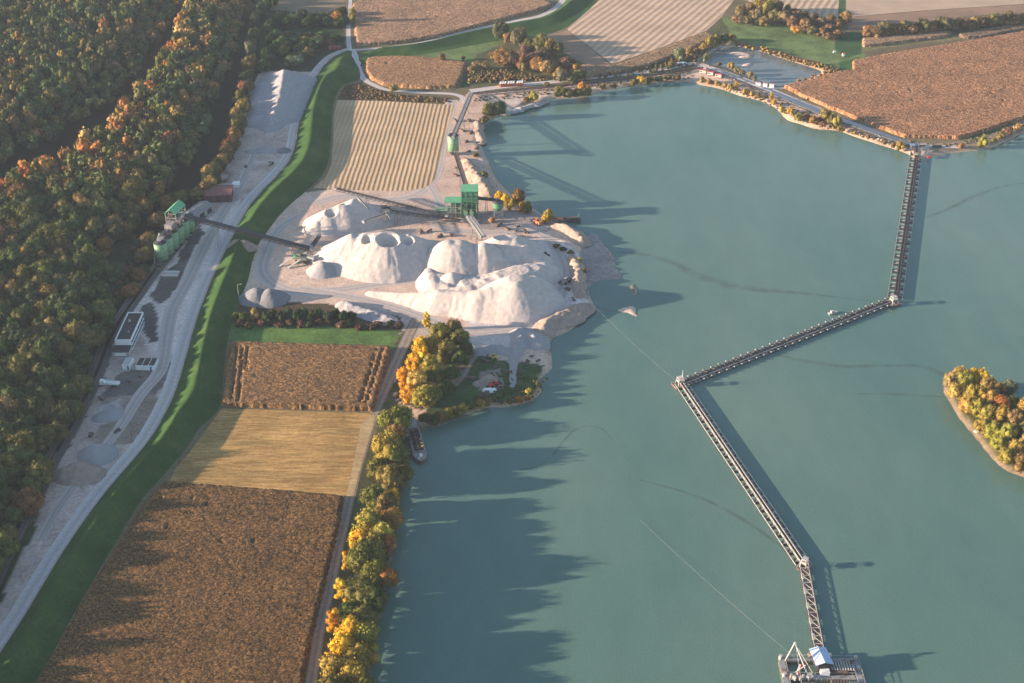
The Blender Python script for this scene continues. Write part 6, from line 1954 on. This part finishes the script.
# wheel loaders and diggers
def loader(px, py, rz, mat, label, s=1.0, name='wheel_loader'):
    x, y, _ = at(px, py)
    r = empty(name, (x, y, 0), rz, label, 'loader')
    b = MB(); b.box((-1.6 * s, 0, 1.6 * s), (3.2 * s, 2.2 * s, 1.5 * s), taper=0.9); b.box((1.3 * s, 0, 1.3 * s), (2.2 * s, 1.6 * s, 0.9 * s)); b.build('body', mat, r)
    b = MB(); b.box((-0.3 * s, 0, 2.7 * s), (1.6 * s, 1.6 * s, 1.4 * s), taper=0.88); c_ = b.build('cab', m_glass, r)
    b = MB(); b.box((-0.3 * s, 0, 3.45 * s), (1.7 * s, 1.7 * s, 0.14)); b.build('cab_roof', mat, c_)
    b = MB()
    for q in (-0.8, 0.8):
        b.bar((1.0 * s, q * s, 1.7 * s), (3.4 * s, q * s, 0.8 * s), 0.3 * s)
    b.build('lift_arm', mat, r)
    b = MB(); b.box((3.9 * s, 0, 0.7 * s), (1.1 * s, 2.8 * s, 1.1 * s), taper=1.2); b.build('bucket', m_dsteel, r)
    for a_ in (-1.9, 1.5):
        for q in (-1.15, 1.15):
            b = MB(); b.tube((a_ * s, (q - 0.25) * s, 0.8 * s), (a_ * s, (q + 0.25) * s, 0.8 * s), 0.8 * s, n=14); b.build('wheel', m_tyre, r)
    return r
loader(537, 224, 2.2, m_orange, 'orange wheel loader parked beside the golden tree on the lake bank', 1.1)
loader(494, 386, 0.6, m_red, 'red wheel loader beside the spoil tip on the headland', 0.9)
loader(493, 358.5, 2.8, m_yel, 'yellow wheel loader at the top of the weedy headland', 0.8)
loader(545, 258, 2.6, m_dsteel, 'dark wheel loader at the foot of the wide rounded sand heap', 0.9).location.z = 0.6
loader(566, 283, 0.9, m_steel, 'grey wheel loader among rubble east of the haul track bend', 1.0)
loader(270, 165, 1.2, m_pale, 'pale wheel loader south of the small dark gravel heap', 0.8)
# red open trailer by the fork
x, y, _ = at(336, 50)
tr_ = empty('farm_trailer', (x, y, 0), R(6), 'dark red farm trailer parked on the grass by the road fork', 'trailer')
b = MB(); b.box((0, 0, 2.1), (8.5, 2.7, 2.2)); b.build('body', simple('dark_red_paint', (0.22, 0.05, 0.045), 0.6), tr_)
b = MB(); b.box((-4.9, 0, 1.9), (1.1, 2.4, 2.4)); b.build('front', m_orange, tr_)
b = MB()
for a_ in (-3, 2.4, 3.5):
    b.tube((a_, -1.2, 0.5), (a_, 1.2, 0.5), 0.5, n=12)
b.build('wheels', m_tyre, tr_)
# crates row (white and orange)
cr0 = None
for i, px in enumerate([500.5, 503, 505.4, 508.6, 511, 513.4, 517.6, 519.8, 522]):
    x, y, _ = at(px, 86.0 - i * 0.12)
    if cr0 is None:
        cr0 = empty('pallet_crate', (x, y, 0), R(-8))
        b = MB(); b.box((0, 0, 1.3), (1.25, 5.0, 2.6)); b.build('box', m_orange, cr0)
        b = MB(); b.box((0, 0, 2.66), (1.3, 5.05, 0.12)); b.build('lid', m_white, cr0)
        o = cr0
    else:
        o = copy_tree(cr0); o.location = (x, y, 0)
    tag(o, ['white crate with an orange lid in the western trio of crates below the copse', 'white crate with an orange lid in the middle trio of crates below the copse', 'white crate with an orange lid in the eastern trio of crates below the copse'][i // 3], 'crate', ['western trio of crates', 'middle trio of crates', 'eastern trio of crates'][i // 3])
def box_van(px, py, rz, L, label, roofm):
    x, y, _ = at(px, py)
    r = empty('site_trailer', (x, y, 0), rz, label, 'trailer')
    b = MB(); b.box((0, 0, 1.7), (L, 2.6, 2.4)); b.build('body', m_pale, r)
    b = MB(); b.box((0, 0, 2.96), (L + 0.1, 2.7, 0.12)); b.build('roof', roofm, r)
    b = MB(); b.box((-L * 0.25, -1.34, 1.9), (L * 0.3, 0.06, 0.8)); b.build('window', m_glass, r)
    b = MB()
    for s in (-L * 0.3, L * 0.3):
        b.tube((s, -1.2, 0.45), (s, 1.2, 0.45), 0.45, n=10)
    b.build('wheels', m_tyre, r)
box_van(703, 73.5, R(-22), 5.0, 'western of three white trailers with red roofs at the conveyor bend', m_red)
box_van(710.5, 75.3, R(-22), 4.4, 'middle one of three white trailers with red roofs at the conveyor bend', m_red)
box_van(718.5, 77.6, R(-22), 4.8, 'eastern of three white trailers with red roofs at the conveyor bend', m_red)
for px, py, rz, L, lab in ((758,85.6,-12,3.6,'western white container on the south bank of the small pond'),(765,86.5,-12,3.2,'middle white container on the south bank of the small pond'),(771.5,87.2,-12,3.4,'eastern white container on the south bank of the small pond')):
    x, y, _ = at(px, py)
    r = empty('container', (x, y, 0), R(rz), lab, 'container')
    b = MB(); b.box((0, 0, 1.3), (L, 2.5, 2.6)); b.build('box', m_white, r)
    b = MB(); b.box((0, 0, 2.66), (L * 0.7, 2.3, 0.1)); b.build('lid', m_orange, r)
for px, py, L, W_, lab in ((677,64.5,5,4,'small pale tarpaulin stack, the western one of two by the northern road bend'),(682,64,5,4,'small pale tarpaulin stack, the eastern one of two by the northern road bend'),(834.5,52.5,2.4,1.0,'low white tarpaulin lying on the green meadow'),(464,412,0.01,0.01,None),(488,391.5,5.5,3.5,'white tarpaulin-covered stack near the red wheel loader'),(449,347,0.01,0.01,None)):
    if not lab:
        continue
    x, y, _ = at(px, py)
    b = MB(); b.box((0, 0, 0.7), (L, W_, 1.4), 0.2, 0.7); b.box((L * 0.5, W_ * 0.3, 0.5), (L * 0.5, W_ * 0.6, 1.0), 0.5, 0.7); o = b.build('covered_stack', m_white); o.location = (x, y, 0); tag(o, lab, 'stack')
# hunting hide on the meadow
x, y, _ = at(843, 59)
r = empty('raised_hide', (x, y, 0), 0.2, 'small wooden hunting hide on stilts in the green meadow', 'hide')
b = MB(); b.box((0, 0, 3.6), (1.8, 1.8, 2.0)); b.build('cabin', m_white, r)
b = MB(); b.box((0, 0, 4.7), (2.3, 2.3, 0.2)); b.build('roof', m_red, r)
for s in (-0.8, 0.8):
    for t in (-0.8, 0.8):
        b = MB(); b.box((s, t, 1.2), (0.18, 0.18, 2.8)); b.build('leg', m_brickw, r)
# shore gear where the floating line lands
for (px, py, m_, L, W_, H, lab) in ((912,148.5,m_white,3.2,2.6,2.8,'small white switch cabin beside the landing of the floating conveyor'),(921,150,m_pale,3,2,1.4,'pale machine part east of the landing of the floating conveyor'),(929,157,m_red,1.6,1.2,1.2,'small red drum box on the shore by the landing'),(937,147,m_dsteel,6,1.6,1.0,'dark steel beam stack beside the road at the landing')):
    x, y, _ = at(px, py)
    b = MB(); b.box((0, 0, H / 2), (L, W_, H)); b.box((0, 0, H + 0.1), (L + 0.3, W_ + 0.3, 0.2)); b.box((L * 0.2, -W_ / 2 - 0.04, H * 0.4), (L * 0.25, 0.08, H * 0.7)); o = b.build('shore_gear', m_); o.location = (x, y, 0 if px != 929 else -0.6); tag(o, lab, 'equipment')
# lamp post on the dike foot and small sign by the hedge
x, y, _ = at(239, 299)
r = empty('lamp_post', (x, y, 0), 0, 'thin pale lamp post at the foot of the dike near the grey gravel heaps', 'lamp post')
b = MB(); b.tube((0, 0, 0), (0, 0, 9), 0.16, 0.1, 8); b.build('pole', m_pale, r)
b = MB(); b.bar((0, 0, 9), (1.4, 0, 9.3), 0.12); b.box((1.8, 0, 9.3), (1.1, 0.4, 0.25)); b.build('lamp_head', m_pale, r)
# white moored boat by the island
x, y, z = at(978, 432, WL)
b = MB(); b.add([(-2, -0.7, 0), (1.4, -0.7, 0), (2.4, 0, 0), (1.4, 0.7, 0), (-2, 0.7, 0), (-2.1, -0.9, 0.8), (1.5, -0.9, 0.8), (2.9, 0, 0.9), (1.5, 0.9, 0.8), (-2.1, 0.9, 0.8)], [(0, 4, 3, 2, 1), (0, 1, 6, 5), (1, 2, 7, 6), (2, 3, 8, 7), (3, 4, 9, 8), (4, 0, 5, 9), (5, 6, 7, 8, 9)]); b.box((-0.6, 0, 1.0), (0.5, 1.6, 0.2)); o = b.build('rowing_boat', m_white); o.location = (x, y, z); o.rotation_euler = (0, 0, 0.5); tag(o, 'small white rowing boat drawn up on the island shore', 'boat')
# scattered concrete blocks and machine parts at the plant
rk = random.Random(9)
blk = None
spots = [(421,233),(440,236),(452,236),(500,226),(507,229),(516,231),(526,233),(476,148),(470,152),(463,160),(458,168),(455,176),(466,143),(471,133),(468,122),(462,132),(455,122),(430,232),(509,236),(518,228),(522,237),(578,286),(568,290),(574,299),(562,282),(486,362),(478,366),(497,366),(505,372),(531,356),(538,362),(528,364),(471,380),(484,396),(523,372),(447,352),(461,370),(455,361),(128,382),(140,377),(232,160),(246,168),(222,182),(100,400),(118,432),(90,436)]
for i, (px, py) in enumerate(spots):
    x, y, _ = at(px + rk.uniform(-1, 1), py + rk.uniform(-1, 1))
    if blk is None:
        b = MB(); b.box((0, 0, 0.5), (2.6, 1.2, 1.0)); b.box((0.5, 0.6, 1.2), (1.4, 0.9, 0.7), 0.4); b.box((-1.0, -0.9, 0.3), (1.2, 1.2, 0.6), 0.8)
        blk = b.build('scrap_pile', m_rust)
        o = blk
    else:
        o = blk.copy(); C.objects.link(o)
    o.location = (x, y, 0)
    o.rotation_euler = (0, 0, rk.uniform(0, 6))
    s = rk.uniform(0.7, 1.4)
    o.scale = (s * rk.uniform(0.8, 1.6), s, s)
    tag(o, ('rusty scrap and concrete blocks lying on the pale sand round the screening plant' if i < 25 else 'rusty scrap and concrete blocks dumped on rough ground away from the plant'), 'scrap', ('scrap piles round the plant' if i < 25 else 'scrap piles on rough ground'))
# ------------------------------------------------------------------ air
mh = bpy.data.materials.new('haze')
mh.use_nodes = True
nt = mh.node_tree
nt.nodes.clear()
out = nt.nodes.new('ShaderNodeOutputMaterial')
pv = nt.nodes.new('ShaderNodeVolumePrincipled')
pv.inputs['Color'].default_value = (0.66, 0.80, 1.0, 1)
pv.inputs['Density'].default_value = 0.000048
pv.inputs['Anisotropy'].default_value = 0.1
nt.links.new(pv.outputs[0], out.inputs['Volume'])
b = MB(); b.prism([(GX[0] - 60, GY[0] - 60), (GX[-1] + 60, GY[0] - 60), (GX[-1] + 60, GY[-1] + 60), (GX[0] - 60, GY[-1] + 60)], -9.0, 396.0); hz = b.build('haze', mh); tag(hz, kind='stuff')

for o in bpy.data.objects:
    l = o.get('label')
    if l and len(l.split()) > 16:
        print('LONG', len(l.split()), o.name, l)
